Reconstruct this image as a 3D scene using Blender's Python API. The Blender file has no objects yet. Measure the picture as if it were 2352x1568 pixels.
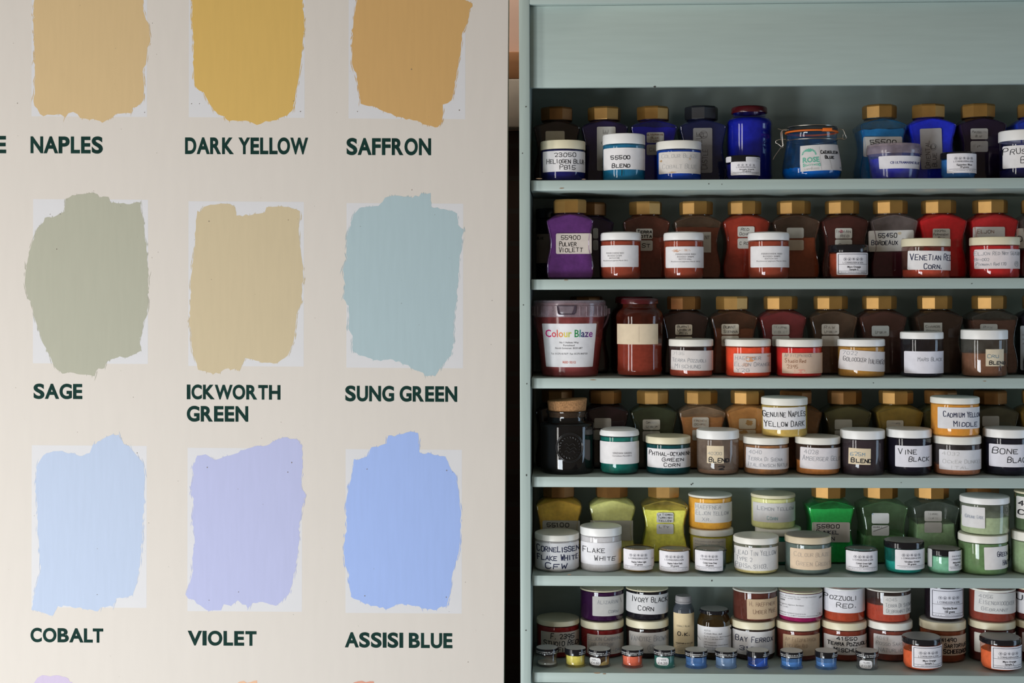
import bpy, bmesh, math, random
from mathutils import Matrix, Vector
from mathutils.geometry import delaunay_2d_cdt

rnd = random.Random(7)
SC = bpy.context.scene
COL = SC.collection

# ------------------------------------------------------------------ camera
F, CU, CV = 3200.0, 1176.0, 670.0            # focal length and principal point for the 2352 x 1568 frame
CAM = Vector((0.0, -2.13, 1.45))
MROT = Matrix.Rotation(math.radians(2.2), 3, 'Z') @ Matrix.Rotation(math.radians(90), 3, 'X') @ Matrix.Rotation(-0.0024, 3, 'Z')
cd = bpy.data.cameras.new('camera')
cd.sensor_width = 36.0
cd.lens = F / 2352 * 36
cd.shift_y = (CV - 784) / 2352
cd.clip_start = 0.05
cam = bpy.data.objects.new('camera', cd)
COL.objects.link(cam)
cam.matrix_world = Matrix.Translation(CAM) @ MROT.to_4x4()
SC.camera = cam

# ------------------------------------------------------------------ world, lights, exposure
w = bpy.data.worlds.new('world'); SC.world = w; w.use_nodes = True
w.node_tree.nodes['Background'].inputs[0].default_value = (1.0, 0.80, 0.58, 1)
w.node_tree.nodes['Background'].inputs[1].default_value = 0.18


def area(name, loc, target, sx, sy, power, color):
    l = bpy.data.lights.new(name, 'AREA'); l.shape = 'RECTANGLE'
    l.size, l.size_y, l.energy, l.color = sx, sy, power, color
    o = bpy.data.objects.new(name, l); COL.objects.link(o)
    o.location = loc
    o.rotation_euler = (Vector(target) - Vector(loc)).to_track_quat('-Z', 'Y').to_euler()
    return o


# two tall panes of the window to the left, an added low fill that brightens the foot of the board, one narrow window far to the right
area('window_light_near', (-2.35, -1.45, 0.90), (-0.2, 0.0, 0.95), 0.34, 2.0, 23, (1.0, 0.98, 0.95))
area('window_light_far', (-1.85, -2.10, 0.90), (0.0, 0.0, 0.95), 0.34, 2.0, 23, (1.0, 0.98, 0.95))
area('fill_light_low', (-1.15, -1.90, 0.30), (-0.1, 0.0, 0.75), 0.8, 0.6, 33, (0.86, 0.94, 1.0))
area('window_light_right', (2.5, -0.62, 0.95), (0.4, 0.0, 0.95), 0.6, 1.9, 16, (0.55, 0.76, 1.0))
# added unseen fill light for the upper wall behind the board and cabinet
area('fill_light_behind', (-0.35, 0.10, 2.55), (-0.10, 0.30, 1.78), 0.25, 0.25, 6.5, (1.0, 0.86, 0.72))
SC.view_settings.view_transform = 'Standard'
SC.view_settings.look = 'None'
SC.view_settings.gamma = 1.0
SC.view_settings.use_curve_mapping = False
SC.view_settings.exposure = -0.10
SC.cycles.transparent_max_bounces = 40
SC.cycles.max_bounces = 10


# ------------------------------------------------------------------ pixels of the photograph -> points at a known depth
def ray(u, v):
    return MROT @ Vector(((u - CU) / F, -(v - CV) / F, -1.0))


def unp(u, v, Y):
    d = ray(u, v)
    return CAM + d * ((Y - CAM.y) / d.y)


def px(Y):                                   # metres per pixel at depth Y
    return (Y - CAM.y) / F


# ------------------------------------------------------------------ colours and materials
def lin(c):
    c = max(0.0, c) / 255.0
    return c / 12.92 if c <= 0.04045 else ((c + 0.055) / 1.055) ** 2.4


def S(r, g, b, k=1.0):
    return (min(.93, lin(r) * k), min(.93, lin(g) * k), min(.93, lin(b) * k), 1)




def SP(c, k=1.0, d=.13):
    """Powder colour: a little duller than the seen colour."""
    r, g, b = (lin(v) * k for v in c)
    y = .3 * r + .6 * g + .1 * b
    return tuple(min(.93, v * (1 - d) + y * d) for v in (r, g, b)) + (1,)


MC = {}


def newmat(key):
    m = bpy.data.materials.new(key if isinstance(key, str) else key[0])
    m.use_nodes = True
    return m, m.node_tree.nodes, m.node_tree.links, m.node_tree.nodes['Principled BSDF']


def plain(name, col, rough=0.5, spec=0.5, metal=0.0, coat=0.0, var=0.0, vscale=(40, 40, 40), bump=0.0):
    key = (name, col, rough, spec, metal, coat, var, vscale, bump)
    if key in MC:
        return MC[key]
    m, N, L, B = newmat(name)
    B.inputs['Base Color'].default_value = col
    B.inputs['Roughness'].default_value = rough
    B.inputs['Specular IOR Level'].default_value = spec
    B.inputs['Metallic'].default_value = metal
    B.inputs['Coat Weight'].default_value = coat
    if var or bump:
        tc = N.new('ShaderNodeTexCoord'); mp = N.new('ShaderNodeMapping'); nz = N.new('ShaderNodeTexNoise')
        mp.inputs['Scale'].default_value = vscale
        nz.inputs['Scale'].default_value = 1.0; nz.inputs['Detail'].default_value = 6
        L.new(tc.outputs['Object'], mp.inputs[0]); L.new(mp.outputs[0], nz.inputs['Vector'])
        if var:
            mr = N.new('ShaderNodeMapRange'); mx = N.new('ShaderNodeMix'); mx.data_type = 'RGBA'; mx.blend_type = 'MULTIPLY'
            mr.inputs['From Min'].default_value = .3; mr.inputs['From Max'].default_value = .7
            mr.inputs['To Min'].default_value = 1 - var; mr.inputs['To Max'].default_value = 1 + var
            L.new(nz.outputs['Fac'], mr.inputs[0])
            mx.inputs['Factor'].default_value = 1.0
            mx.inputs['A'].default_value = col
            L.new(mr.outputs[0], mx.inputs['B'])
            L.new(mx.outputs['Result'], B.inputs['Base Color'])
        if bump:
            bp = N.new('ShaderNodeBump'); bp.inputs['Strength'].default_value = bump; bp.inputs['Distance'].default_value = .001
            L.new(nz.outputs['Fac'], bp.inputs['Height']); L.new(bp.outputs[0], B.inputs['Normal'])
    MC[key] = m
    return m


def glass(tint, dust, amount, rough=0.04, ior=1.5, zf=None):
    """Thin clear wall: clear through, mirror-like at the surface, with pigment dust clinging to it."""
    key = ('glass', tint, dust, amount, rough, ior, zf)
    if key in MC:
        return MC[key]
    m, N, L, B = newmat('jar_glass')
    out = N['Material Output']; N.remove(B)
    tr = N.new('ShaderNodeBsdfTransparent'); tr.inputs[0].default_value = tint
    df = N.new('ShaderNodeBsdfDiffuse'); df.inputs[0].default_value = dust
    gl = N.new('ShaderNodeBsdfGlossy')
    gl.inputs['Roughness'].default_value = rough
    m1 = N.new('ShaderNodeMixShader'); m2 = N.new('ShaderNodeMixShader')
    tc = N.new('ShaderNodeTexCoord'); nz = N.new('ShaderNodeTexNoise')
    nz.inputs['Scale'].default_value = 55; nz.inputs['Detail'].default_value = 5
    L.new(tc.outputs['Object'], nz.inputs['Vector'])
    mr = N.new('ShaderNodeMapRange'); mr.inputs['From Min'].default_value = .3; mr.inputs['From Max'].default_value = .7
    mr.inputs['To Min'].default_value = max(0, amount - .18); mr.inputs['To Max'].default_value = min(1, amount + .18) if amount > 0 else 0
    L.new(nz.outputs['Fac'], mr.inputs[0])
    src = mr.outputs[0]
    if zf is not None:                       # powder clings above the fill; below it the wall is clean
        sx = N.new('ShaderNodeSeparateXYZ'); L.new(tc.outputs['Object'], sx.inputs[0])
        mz = N.new('ShaderNodeMapRange'); mz.inputs['From Min'].default_value = zf - .0015; mz.inputs['From Max'].default_value = zf + .0015
        mz.inputs['To Min'].default_value = .12
        L.new(sx.outputs['Z'], mz.inputs[0])
        mm = N.new('ShaderNodeMath'); mm.operation = 'MULTIPLY'
        L.new(src, mm.inputs[0]); L.new(mz.outputs[0], mm.inputs[1]); src = mm.outputs[0]
    L.new(src, m1.inputs[0]); L.new(tr.outputs[0], m1.inputs[1]); L.new(df.outputs[0], m1.inputs[2])
    fr = N.new('ShaderNodeFresnel'); fr.inputs[0].default_value = ior
    ge = N.new('ShaderNodeNewGeometry')
    mu = N.new('ShaderNodeMath'); mu.operation = 'MULTIPLY_ADD'      # no mirror on the inner side
    inv = N.new('ShaderNodeMath'); inv.operation = 'SUBTRACT'; inv.inputs[0].default_value = 1
    L.new(ge.outputs['Backfacing'], inv.inputs[1])
    L.new(fr.outputs[0], mu.inputs[0]); L.new(inv.outputs[0], mu.inputs[1]); mu.inputs[2].default_value = 0
    L.new(mu.outputs[0], m2.inputs[0]); L.new(m1.outputs[0], m2.inputs[1]); L.new(gl.outputs[0], m2.inputs[2])
    L.new(m2.outputs[0], out.inputs[0])
    MC[key] = m
    return m


def pigment_mat(c):
    return plain('pigment_powder', c, .95, .05, var=.12, vscale=(180, 180, 180), bump=.25)


CAB = plain('sage_cabinet_paint', (.40, .488, .462, 1), .42, .35, var=.05, vscale=(160, 160, 9), bump=.22)
CABH = plain('sage_shelf_paint', (.40, .488, .462, 1), .42, .35, var=.03, vscale=(12, 160, 160), bump=.10)
WHITE = plain('white_plastic', (.88, .88, .87, 1), .32, .5, var=.03)
OFFW = plain('off_white_plastic', (.85, .83, .76, 1), .35, .5, var=.03)
CREAM = plain('cream_plastic', (.80, .735, .53, 1), .36, .5, var=.04)
TANW = plain('aged_cream_plastic', (.66, .56, .40, 1), .45, .4, var=.05)
BLACK = plain('black_plastic', (.010, .010, .013, 1), .12, .4)
DUSTSHEEN = plain('dusty_lid_top', (.28, .28, .275, 1), .45, .6, var=.15)  # grey of dust and reflected light, painted onto black lid tops
GREYTOP = plain('dull_grey_lid_top', (.40, .39, .37, 1), .5, .4, var=.12)
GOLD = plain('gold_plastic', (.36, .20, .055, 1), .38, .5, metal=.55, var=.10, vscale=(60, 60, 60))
DARKGOLD = plain('worn_gold_plastic', (.22, .10, .025, 1), .42, .5, metal=.5, var=.12, vscale=(60, 60, 60))  # darker gold for some of the caps
REDMETAL = plain('dark_red_tin', (.07, .006, .009, 1), .22, .6)
WIRE = plain('steel_wire', (.62, .58, .50, 1), .28, .5, metal=1.0)
RUBBER = plain('orange_rubber', (.75, .16, .02, 1), .5, .3)
CORK = plain('cork', (.42, .22, .10, 1), .9, .1, var=.35, vscale=(420, 420, 420), bump=.4)
LIDS = dict(white=WHITE, off=OFFW, cream=CREAM, tan=TANW, black=BLACK)
K = (.012, .012, .016, 1)
NAVY = (.02, .025, .07, 1)
GREY = (.30, .31, .34, 1)
FAINT = (.45, .45, .45, 1)
RUST = (.25, .09, .03, 1)
PAP = (.80, .78, .79, 1)
PAPO = (.70, .63, .50, 1)
PAPB = (.62, .46, .30, 1)
PAPG = (.60, .58, .53, 1)


# ------------------------------------------------------------------ mesh helpers
def finish(name, bm, mats, parent=None, loc=None, sharp=38, label=None):
    bm.normal_update()
    for f in bm.faces:
        f.smooth = True
    a = math.radians(sharp)
    for e in bm.edges:
        if len(e.link_faces) == 2:
            e.smooth = e.calc_face_angle(0) < a
        else:
            e.smooth = False
    me = bpy.data.meshes.new(name)
    bm.to_mesh(me); bm.free()
    for m in (mats if isinstance(mats, (list, tuple)) else [mats]):
        me.materials.append(m)
    o = bpy.data.objects.new(name, me)
    COL.objects.link(o)
    if parent is not None:
        o.parent = parent
    if loc is not None:
        o.location = loc
    if label:
        o['label'] = label
    return o


def thing(name, label, cat, loc, rz=0.0, group=None):
    o = bpy.data.objects.new(name, None)
    o.empty_display_size = .02
    COL.objects.link(o)
    o.location = loc
    o.rotation_euler = (0, 0, rz)
    o['label'] = label; o['category'] = cat
    if group:
        o['group'] = group
    return o


def box(bm, x0, x1, y0, y1, z0, z1, bev=0.0, mi=0):
    vs = [bm.verts.new((x, y, z)) for z in (z0, z1) for y in (y0, y1) for x in (x0, x1)]
    fs = [bm.faces.new([vs[i] for i in q]) for q in ((0, 2, 3, 1), (4, 5, 7, 6), (0, 1, 5, 4), (2, 6, 7, 3), (0, 4, 6, 2), (1, 3, 7, 5))]
    for f in fs:
        f.material_index = mi
    if bev:
        es = {e for f in fs for e in f.edges}
        r = bmesh.ops.bevel(bm, geom=list(es), offset=bev, segments=2, affect='EDGES', profile=.5)
        for f in r['faces']:
            f.material_index = mi


def lathe(bm, prof, seg=40, mi=0, cx=0, cy=0):
    rings = []
    for r, z in prof:
        if r <= 1e-7:
            rings.append([bm.verts.new((cx, cy, z))])
        else:
            rings.append([bm.verts.new((cx + r * math.sin(2 * math.pi * i / seg), cy - r * math.cos(2 * math.pi * i / seg), z)) for i in range(seg)])
    for a, b in zip(rings, rings[1:]):
        for i in range(seg):
            j = (i + 1) % seg
            q = [a[i % len(a)], a[j % len(a)], b[j % len(b)], b[i % len(b)]]
            u = []
            for v in q:
                if v not in u:
                    u.append(v)
            if len(u) >= 3:
                f = bm.faces.new(u); f.material_index = mi
    return rings


def loft(bm, rings, mi=0, cap0=True, cap1=True):
    R = [[bm.verts.new(p) for p in r] for r in rings]
    n = len(R[0])
    for a, b in zip(R, R[1:]):
        for i in range(n):
            j = (i + 1) % n
            f = bm.faces.new((a[i], a[j], b[j], b[i])); f.material_index = mi
    if cap0:
        f = bm.faces.new(list(reversed(R[0]))); f.material_index = mi
    if cap1:
        f = bm.faces.new(R[-1]); f.material_index = mi
    return R


def tube(bm, pts, r, seg=7, mi=0, closed=False):
    pts = [Vector(p) for p in pts]
    n = len(pts)
    rings = []
    up = Vector((0.31, 0.77, 0.55)).normalized()
    for i, p in enumerate(pts):
        if closed:
            t = pts[(i + 1) % n] - pts[i - 1]
        else:
            t = pts[min(i + 1, n - 1)] - pts[max(i - 1, 0)]
        t.normalize()
        a = t.cross(up)
        if a.length < 1e-4:
            a = t.cross(Vector((1, 0, 0)))
        a.normalize(); b = t.cross(a)
        rings.append([p + (a * math.cos(2 * math.pi * k / seg) + b * math.sin(2 * math.pi * k / seg)) * r for k in range(seg)])
    if closed:
        rings.append(rings[0])
    loft(bm, rings, mi, not closed, not closed)


# ------------------------------------------------------------------ lettering
STROKES = {
    'A': '002640/1232', 'B': '00063645443303/3342413000', 'C': '45362616050110203041', 'D': '0006264542412000', 'E': '46060040/0333',
    'F': '460600/0333', 'G': '453616050110304143/4323', 'H': '0006/4046/0343', 'I': '2026', 'J': '4641301001', 'K': '0006/460340',
    'L': '060040', 'M': '0006234640', 'N': '00064046', 'O': '160501103041453616', 'P': '00063645443303', 'Q': '160501103041453616/2240',
    'R': '00063645443303/2340', 'S': '453616050413334241301001', 'T': '0646/2620', 'U': '060110304146', 'V': '062046', 'W': '0610243046',
    'X': '0046/0640', 'Y': '062346/2320', 'Z': '06460040', '0': '160501103041453616', '1': '152620', '2': '05163645430040',
    '3': '05163645443313/334241301001', '4': '360242/3630', '5': '460603/03334241301001', '6': '4616050110304142331302', '7': '064610',
    '8': '13040516364544331302011030414233', '9': '43331304051636454430', '-': '0343', '.': '2021', ',': '2110', '(': '36252130',
    ')': '16252110', '/': '0046', 't': '263130/1434', 'u': '0401103044/4440', 'd': '4640/4334140301103041', 'i': '2420/2526',
    'o': '140301103041433414', 'e': '024243341403011030', 'k': '0006/340230', 'l': '2620', 's': '433414033241301001',
    'c': '4334140301103041', 'n': '0400/03143340', 'g': '4434140301104144', 'r': '1410/1334', 'm': '0004/03142320/23344340',
    'p': '0400/04344302', ':': '2021/2425', '?': '051636454423/2021',
}


ROUND = set('BCDGJOPQRSU023568 9acdegnoprsum?')


def soften(P_):
    """Corner cutting, so round letters come out round."""
    for _ in range(2):
        Q = [P_[0]]
        for (ax, ay), (bx, by) in zip(P_, P_[1:]):
            Q.append((ax * .75 + bx * .25, ay * .75 + by * .25)); Q.append((ax * .25 + bx * .75, ay * .25 + by * .75))
        Q.append(P_[-1])
        P_ = Q
    return P_


def strokes_of(text):
    out, x = [], 0.0
    first = True
    for ch in text:
        if ch == ' ':
            x += 3.8; first = True; continue
        g = STROKES.get(ch, STROKES.get(ch.upper()))
        if g is None:
            x += 3; continue
        narrow = ch in "I.,'1il():"
        jx = [rnd.uniform(-.28, .28) for _ in range(4)]
        sh = rnd.uniform(-.05, .09)
        dy = rnd.uniform(-.35, .35); ks = rnd.uniform(1.08, 1.2) if first else rnd.uniform(.80, .98)
        if ch.isdigit():
            ks = rnd.uniform(.95, 1.05)
        first = False
        for st in g.split('/'):
            st = st.replace(' ', '')
            pts = [(int(st[i]), int(st[i + 1])) for i in range(0, len(st) - 1, 2)]
            pts = [((a - (1 if narrow else 0)) + sh * b + jx[(a + b) % 4] * .6, b * ks + dy + jx[(a * 2 + b) % 4] * .5) for a, b in pts]
            if ch in ROUND and len(pts) > 3:
                pts = soften(pts)
            out.append([(x + a, b) for a, b in pts])
        x += (2.3 if narrow else 4.0) + rnd.uniform(1.4, 2.0)
    return out, x - 1.5


def ribbon(P, w):
    """A pen stroke as short strips with pointed ends that run into each other."""
    out = []
    Q = [P[0]]
    for (ax, ay), (bx, by) in zip(P, P[1:]):
        n = max(1, int(math.hypot(bx - ax, by - ay) / .0018))
        Q += [(ax + (bx - ax) * i / n, ay + (by - ay) * i / n) for i in range(1, n + 1)]
    for (ax, ay), (bx, by) in zip(Q, Q[1:]):
        dx, dy = bx - ax, by - ay
        l = math.hypot(dx, dy)
        if l < 1e-9:
            continue
        tx, ty = dx / l * w * .5, dy / l * w * .5
        nx, ny = -ty, tx
        out.append([(ax - tx, ay - ty), (ax + nx - tx * .5, ay + ny - ty * .5), (bx + nx + tx * .5, by + ny + ty * .5), (bx + tx, by + ty), (bx - nx + tx * .5, by - ny + ty * .5), (ax - nx - tx * .5, ay - ny - ty * .5)])
    return out


GLY = {}


def glyphs(text, bold=0.0, space=1.0, res=2):
    """Flat outline lettering from the built-in face: (verts, faces, width), capital height 1."""
    key = (text, bold, space, res)
    if key in GLY:
        return GLY[key]
    cu = bpy.data.curves.new('lettering', 'FONT')
    cu.body = text; cu.size = 1.0; cu.resolution_u = res; cu.fill_mode = 'FRONT'; cu.offset = bold; cu.space_character = space
    ob = bpy.data.objects.new('lettering', cu)
    COL.objects.link(ob)
    dg = bpy.context.evaluated_depsgraph_get(); dg.update()
    ev = ob.evaluated_get(dg); me = ev.to_mesh()
    V = [(v.co.x, v.co.y) for v in me.vertices]
    Fc = [tuple(p.vertices) for p in me.polygons]
    ev.to_mesh_clear()
    bpy.data.objects.remove(ob); bpy.data.curves.remove(cu)
    x0 = min(v[0] for v in V); x1 = max(v[0] for v in V)
    cap = 0.729
    V = [((x - x0) / cap, y / cap) for x, y in V]
    GLY[key] = (V, Fc, (x1 - x0) / cap)
    return GLY[key]


def H(t, x0, x1, yc, h, w=1.7, ink=K):
    return ('h', t, x0, x1, yc, h, w, ink)


def P(t, x0, x1, yc, h, ink=K, bold=0.0):
    return ('p', t, x0, x1, yc, h, ink, bold)


def LN(x0, y0, x1, y1, w=.7, ink=K):
    return ('l', x0, y0, x1, y1, w, ink)


def DS(x0, x1, yc, h, ink=GREY, n=24):
    return ('d', x0, x1, yc, h, ink, n)


def BLOT(x, y, rx, ry, col):
    return ('b', x, y, rx, ry, col)


def make_label(parent, mp, sL, sR, zT, zB, items, paper=PAP, tilt=0.0, rad=.0012, wave=0.0, name='label', off=.0004, text=None):
    """Paper sticker with its writing.  mp(s, t, off) puts the flat sticker on the jar."""
    bm = bmesh.new()
    w_, h_ = sR - sL, zT - zB
    sc, tc = (sL + sR) / 2, (zT + zB) / 2
    ct, st = math.cos(math.radians(tilt)), math.sin(math.radians(tilt))

    def put(s, t, o):
        a, b = s - sc, t - tc
        return mp(sc + a * ct - b * st, tc + a * st + b * ct, o)

    n = max(2, int(w_ / .0026))
    xs = [sL + w_ * i / n for i in range(n + 1)]
    rad = min(rad, w_ * .3, h_ * .3)
    if rad > 0:
        xs += [sL + rad * .3, sR - rad * .3, sL + rad, sR - rad]
    xs = sorted(set(xs))
    rows = 3
    prev = None
    for x in xs:
        d = min(x - sL, sR - x)
        c = rad - math.sqrt(max(0, rad * rad - (rad - d) ** 2)) if d < rad else 0
        colv = [bm.verts.new(put(x, zB + c + (h_ - 2 * c) * k / rows, off)) for k in range(rows + 1)]
        if prev:
            for k in range(rows):
                bm.faces.new((prev[k], colv[k], colv[k + 1], prev[k + 1]))
        prev = colv
    mats = [plain('paper_label', paper, .7, .2, var=.05, vscale=(90, 90, 90))]
    mi = {}

    def ink_index(c):
        if c not in mi:
            mi[c] = len(mats); mats.append(plain('ink', c, .55, .3))
        return mi[c]

    def face(pts, c, o):
        vs = [bm.verts.new(put(sL + x * w_, zT - y * h_, o)) for x, y in pts]
        try:
            f = bm.faces.new(vs); f.material_index = ink_index(c)
        except ValueError:
            pass

    o1 = off + .00022
    for it in items:
        k = it[0]
        if k == 'h':
            _, t, x0, x1, yc, h, wd, ink = it
            ss, W = strokes_of(t)
            wm = wd * .78 / 1494.0
            for s_ in ss:
                Q = [(x0 * w_ + a / W * (x1 - x0) * w_, (b / 6 - .5) * h * .83 * h_) for a, b in s_]
                for q in ribbon(Q, wm):
                    face([(a / w_, yc - b / h_) for a, b in q], ink, o1)
        elif k == 'v':                       # handwriting that runs up the label
            _, t, y0, y1, xc, wdt, wd, ink = it
            ss, W = strokes_of(t)
            for s_ in ss:
                Q = [((xc - (b / 6 - .5) * wdt) * w_, (y0 + a / W * (y1 - y0)) * h_) for a, b in s_]
                for q in ribbon(Q, wd / 1494.0):
                    face([(a / w_, 1 - b / h_) for a, b in q], ink, o1)
        elif k == 'p':
            _, t, x0, x1, yc, h, ink, bold = it
            V, Fc, W = glyphs(t, bold)
            vs = [bm.verts.new(put(sL + (x0 + a / W * (x1 - x0)) * w_, zT - (yc - (b - .5) * h) * h_, o1)) for a, b in V]
            for f in Fc:
                try:
                    q = bm.faces.new([vs[i] for i in f]); q.material_index = ink_index(ink)
                except ValueError:
                    pass
        elif k == 'l':
            _, x0, y0, x1, y1, wd, ink = it
            seg = 8
            for i in range(seg):
                a0, a1 = i / seg, (i + 1) / seg
                for q in ribbon([((x0 + (x1 - x0) * a0) * w_, (y0 + (y1 - y0) * a0) * h_), ((x0 + (x1 - x0) * a1) * w_, (y0 + (y1 - y0) * a1) * h_)], wd / 1494.0):
                    face([(a / w_, b / h_) for a, b in q], ink, o1)
        elif k == 'd':                       # print too small to read
            _, x0, x1, yc, h, ink, nn = it
            x = x0; step = (x1 - x0) / nn
            for i in range(nn):
                if rnd.random() < .86:
                    hh = h * rnd.uniform(.55, 1)
                    face([(x, yc + h / 2), (x + step * .62, yc + h / 2), (x + step * .62, yc + h / 2 - hh), (x, yc + h / 2 - hh)], ink, o1)
                x += step
        elif k == 'b':
            _, x, y, rx, ry, c = it
            pts = []
            for i in range(18):
                a = 2 * math.pi * i / 18
                r = rnd.uniform(.6, 1.1)
                pts.append((min(.99, max(.01, x + math.cos(a) * rx * r)), min(.99, max(.01, y + math.sin(a) * ry * r))))
            for i in range(18):
                face([(x, y), pts[i], pts[(i + 1) % 18]], c, off + .0001)
        elif k == 'ring':
            _, x, y, r, wd, ink = it
            for i in range(16):
                a0, a1 = 2 * math.pi * i / 16, 2 * math.pi * (i + 1) / 16
                q = []
                for rr, aa in ((r, a0), (r, a1), (r - wd, a1), (r - wd, a0)):
                    q.append((x + math.cos(aa) * rr / w_, y + math.sin(aa) * rr / h_))
                face(q, ink, o1)
        elif k == 'poly':
            _, pts, ink = it
            cx = sum(p[0] for p in pts) / len(pts); cy = sum(p[1] for p in pts) / len(pts)
            for i in range(len(pts)):
                face([(cx, cy), pts[i], pts[(i + 1) % len(pts)]], ink, o1)
    return finish(name, bm, mats, parent, label=text)


def emblems(w_, h_, y, r, x0=.24, x1=.74):
    """Row of five small printed emblems: four ringed devices with a flower in the middle."""
    out = []
    for i in range(5):
        x = x0 + (x1 - x0) * i / 4
        if i == 2:
            for k in range(8):
                a = math.pi * k / 4
                pts = [(x + math.cos(a + d) * q * r / w_, y - .1 * r / h_ + math.sin(a + d) * q * r / h_) for d, q in ((-.28, .35), (0, 1.5), (.28, .35), (0, .1))]
                out.append(('poly', pts, (.06, .06, .09, 1)))
        else:
            out.append(('ring', x, y, r, r * .16, (.10, .10, .13, 1)))
            kk = [(-.5, -.3), (.1, -.6), (.5, .1), (.1, .6), (-.2, .2)] if i in (0, 4) else [(-.3, -.5), (.4, -.1), (.3, .5), (-.5, .4)]
            out.append(('poly', [(x + a * r * .9 / w_, y + b * r * .9 / h_) for a, b in kk], (.10, .10, .13, 1)))
    return out


def trade_items(w_, h_, l1, l2, framed=False):
    """Printed colour-merchant label."""
    y0 = .30 if framed else .26
    r = min(h_ * .075, w_ * .05)
    it = emblems(w_, h_, y0, r)
    it.append(P('L CORNELISSEN & SON', .17, .80, y0 + .15, .085, (.04, .04, .06, 1)))
    if framed:
        for a in ((.05, .07, .95, .07), (.05, .93, .95, .93), (.05, .07, .05, .93), (.95, .07, .95, .93)):
            it.append(LN(*a, w=1.0, ink=(.03, .03, .05, 1)))
        it += [LN(.05, .525, .95, .525, .6), LN(.05, .83, .95, .83, .6)]
        it += [P(l1, .30, .72, .64, .085, K, .02), P(l2, .36, .65, .755, .085, K, .02), DS(.12, .88, .885, .03)]
    else:
        it += [P(l1, .26, .76, .58, .085, K, .02), P(l2, .36, .64, .70, .085, K, .02), LN(.06, .80, .94, .80, .6), DS(.12, .88, .865, .03)]
    return it


# ------------------------------------------------------------------ the cabinet
SHELF_Y = 0.012
EDGE_V = [411.0, 639.7, 868.0, 1095.7, 1324.0, 1547.6]
ZS = [unp(1770, v, SHELF_Y).z for v in EDGE_V]                  # shelf tops, from the top shelf down
TH = 0.0162
XL = unp(1218, 784, 0).x
XO = unp(1193.6, 784, 0).x
XR = 0.93
BACK_Y = 0.198
ZTOP = unp(1770, -45, 0).z
ZH0, ZH1 = unp(1770, 197.5, .016).z, unp(1770, 4, 0).z

cabz = thing('shelf_cabinet', 'sage green painted wooden shelf cabinet holding the rows of pigment jars', 'cabinet', (XO, 0, 0))


def cpart(name, x0, x1, y0, y1, z0, z1, mat, bev=.0012, label=None):
    bm = bmesh.new()
    box(bm, x0 - XO, x1 - XO, y0, y1, z0, z1, bev)
    return finish(name, bm, mat, cabz, label=label)


cpart('side_panel', XO, XL, 0, BACK_Y + .012, 0, ZTOP, CAB)
cpart('side_panel', XR, XR + .017, 0, BACK_Y + .012, 0, ZTOP, CAB)
cpart('top_rail', XL, XR, 0, .02, ZH1, ZTOP, CABH)
cpart('header_panel', XL, XR, .014, .026, ZH0, ZH1, CABH)
cpart('top_board', XL, XR, .02, BACK_Y, ZTOP - .017, ZTOP, CABH)
cpart('back_panel', XL, XR, BACK_Y, BACK_Y + .012, .02, ZTOP - .017, plain('sage_back_paint', (.42, .505, .48, 1), .6, .25, var=.05, vscale=(12, 60, 60), bump=.1))
for z in ZS + [ZS[-1] - .152]:
    cpart('shelf', XL + .0012, XR - .001, SHELF_Y, BACK_Y, z - TH, z, CABH, .0014)
cpart('base_panel', XL, XR, .02, .032, 0, ZS[-1] - .152 - TH, CABH)

bm = bmesh.new()
q = random.Random(11)
for u, v, rx, ry, mi in [(1238, 410, 8, 1.2, 1), (1340, 411.5, 5, 1, 1), (1290, 432, 6, 1.2, 1), (1208, 245, 1.5, 2, 0), (1200, 352, 1.2, 2, 0), (1202, 700, 1.5, 1.5, 0), (1210, 881, 1.3, 1.8, 0), (1209, 1091, 1.6, 2.6, 0), (1588, 1112, 2, 2, 0), (1591, 1110, 1.5, 1.5, 0), (1635, 1333, 1.5, 2, 0), (2006, 879, 1.5, 1, 0), (2262, 875, 4, 1, 1), (1628, 422, 1.2, 1.5, 0), (1658, 423, 1, 1.2, 0), (2232, 651, 1.5, 1.5, 0), (1308, 1319, 5, 1, 1), (1372, 1545, 8, 1.5, 1), (1388, 1547, 4, 1.2, 1), (1208, 1447, 1.6, 2, 0), (2070, 1108, 1, 1, 0), (1300, 643, 5, 1, 1), (1362, 872, 8, 1, 1), (1504, 199, 3, 2.5, 0)]:
    Yp = -.0004 if u < 1215 else SHELF_Y - .0004
    if v < 300 and u > 1215:
        Yp = .0136
    vs = [bm.verts.new(unp(u + math.cos(a * math.pi / 4) * rx * q.uniform(.7, 1.2), v + math.sin(a * math.pi / 4) * ry * q.uniform(.7, 1.2), Yp) - Vector((XO, 0, 0))) for a in range(8)]
    bm.faces.new(vs).material_index = mi
o = finish('paint_chips', bm, [plain('dark_fleck', (.05, .05, .045, 1), .8), plain('bare_wood_chip', (.30, .20, .12, 1), .8)], cabz)
o['kind'] = 'stuff'

# ------------------------------------------------------------------ setting: floor and the dark wall behind
def struct(name, bm, mat):
    o = finish(name, bm, mat)
    o['kind'] = 'structure'
    return o


bm = bmesh.new(); box(bm, -2.6, 2.6, -3.2, .62, -.05, 0)
struct('floor', bm, plain('worn_floorboards', (.16, .11, .075, 1), .6, .3, var=.3, vscale=(9, 1.2, 1)))


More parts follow.
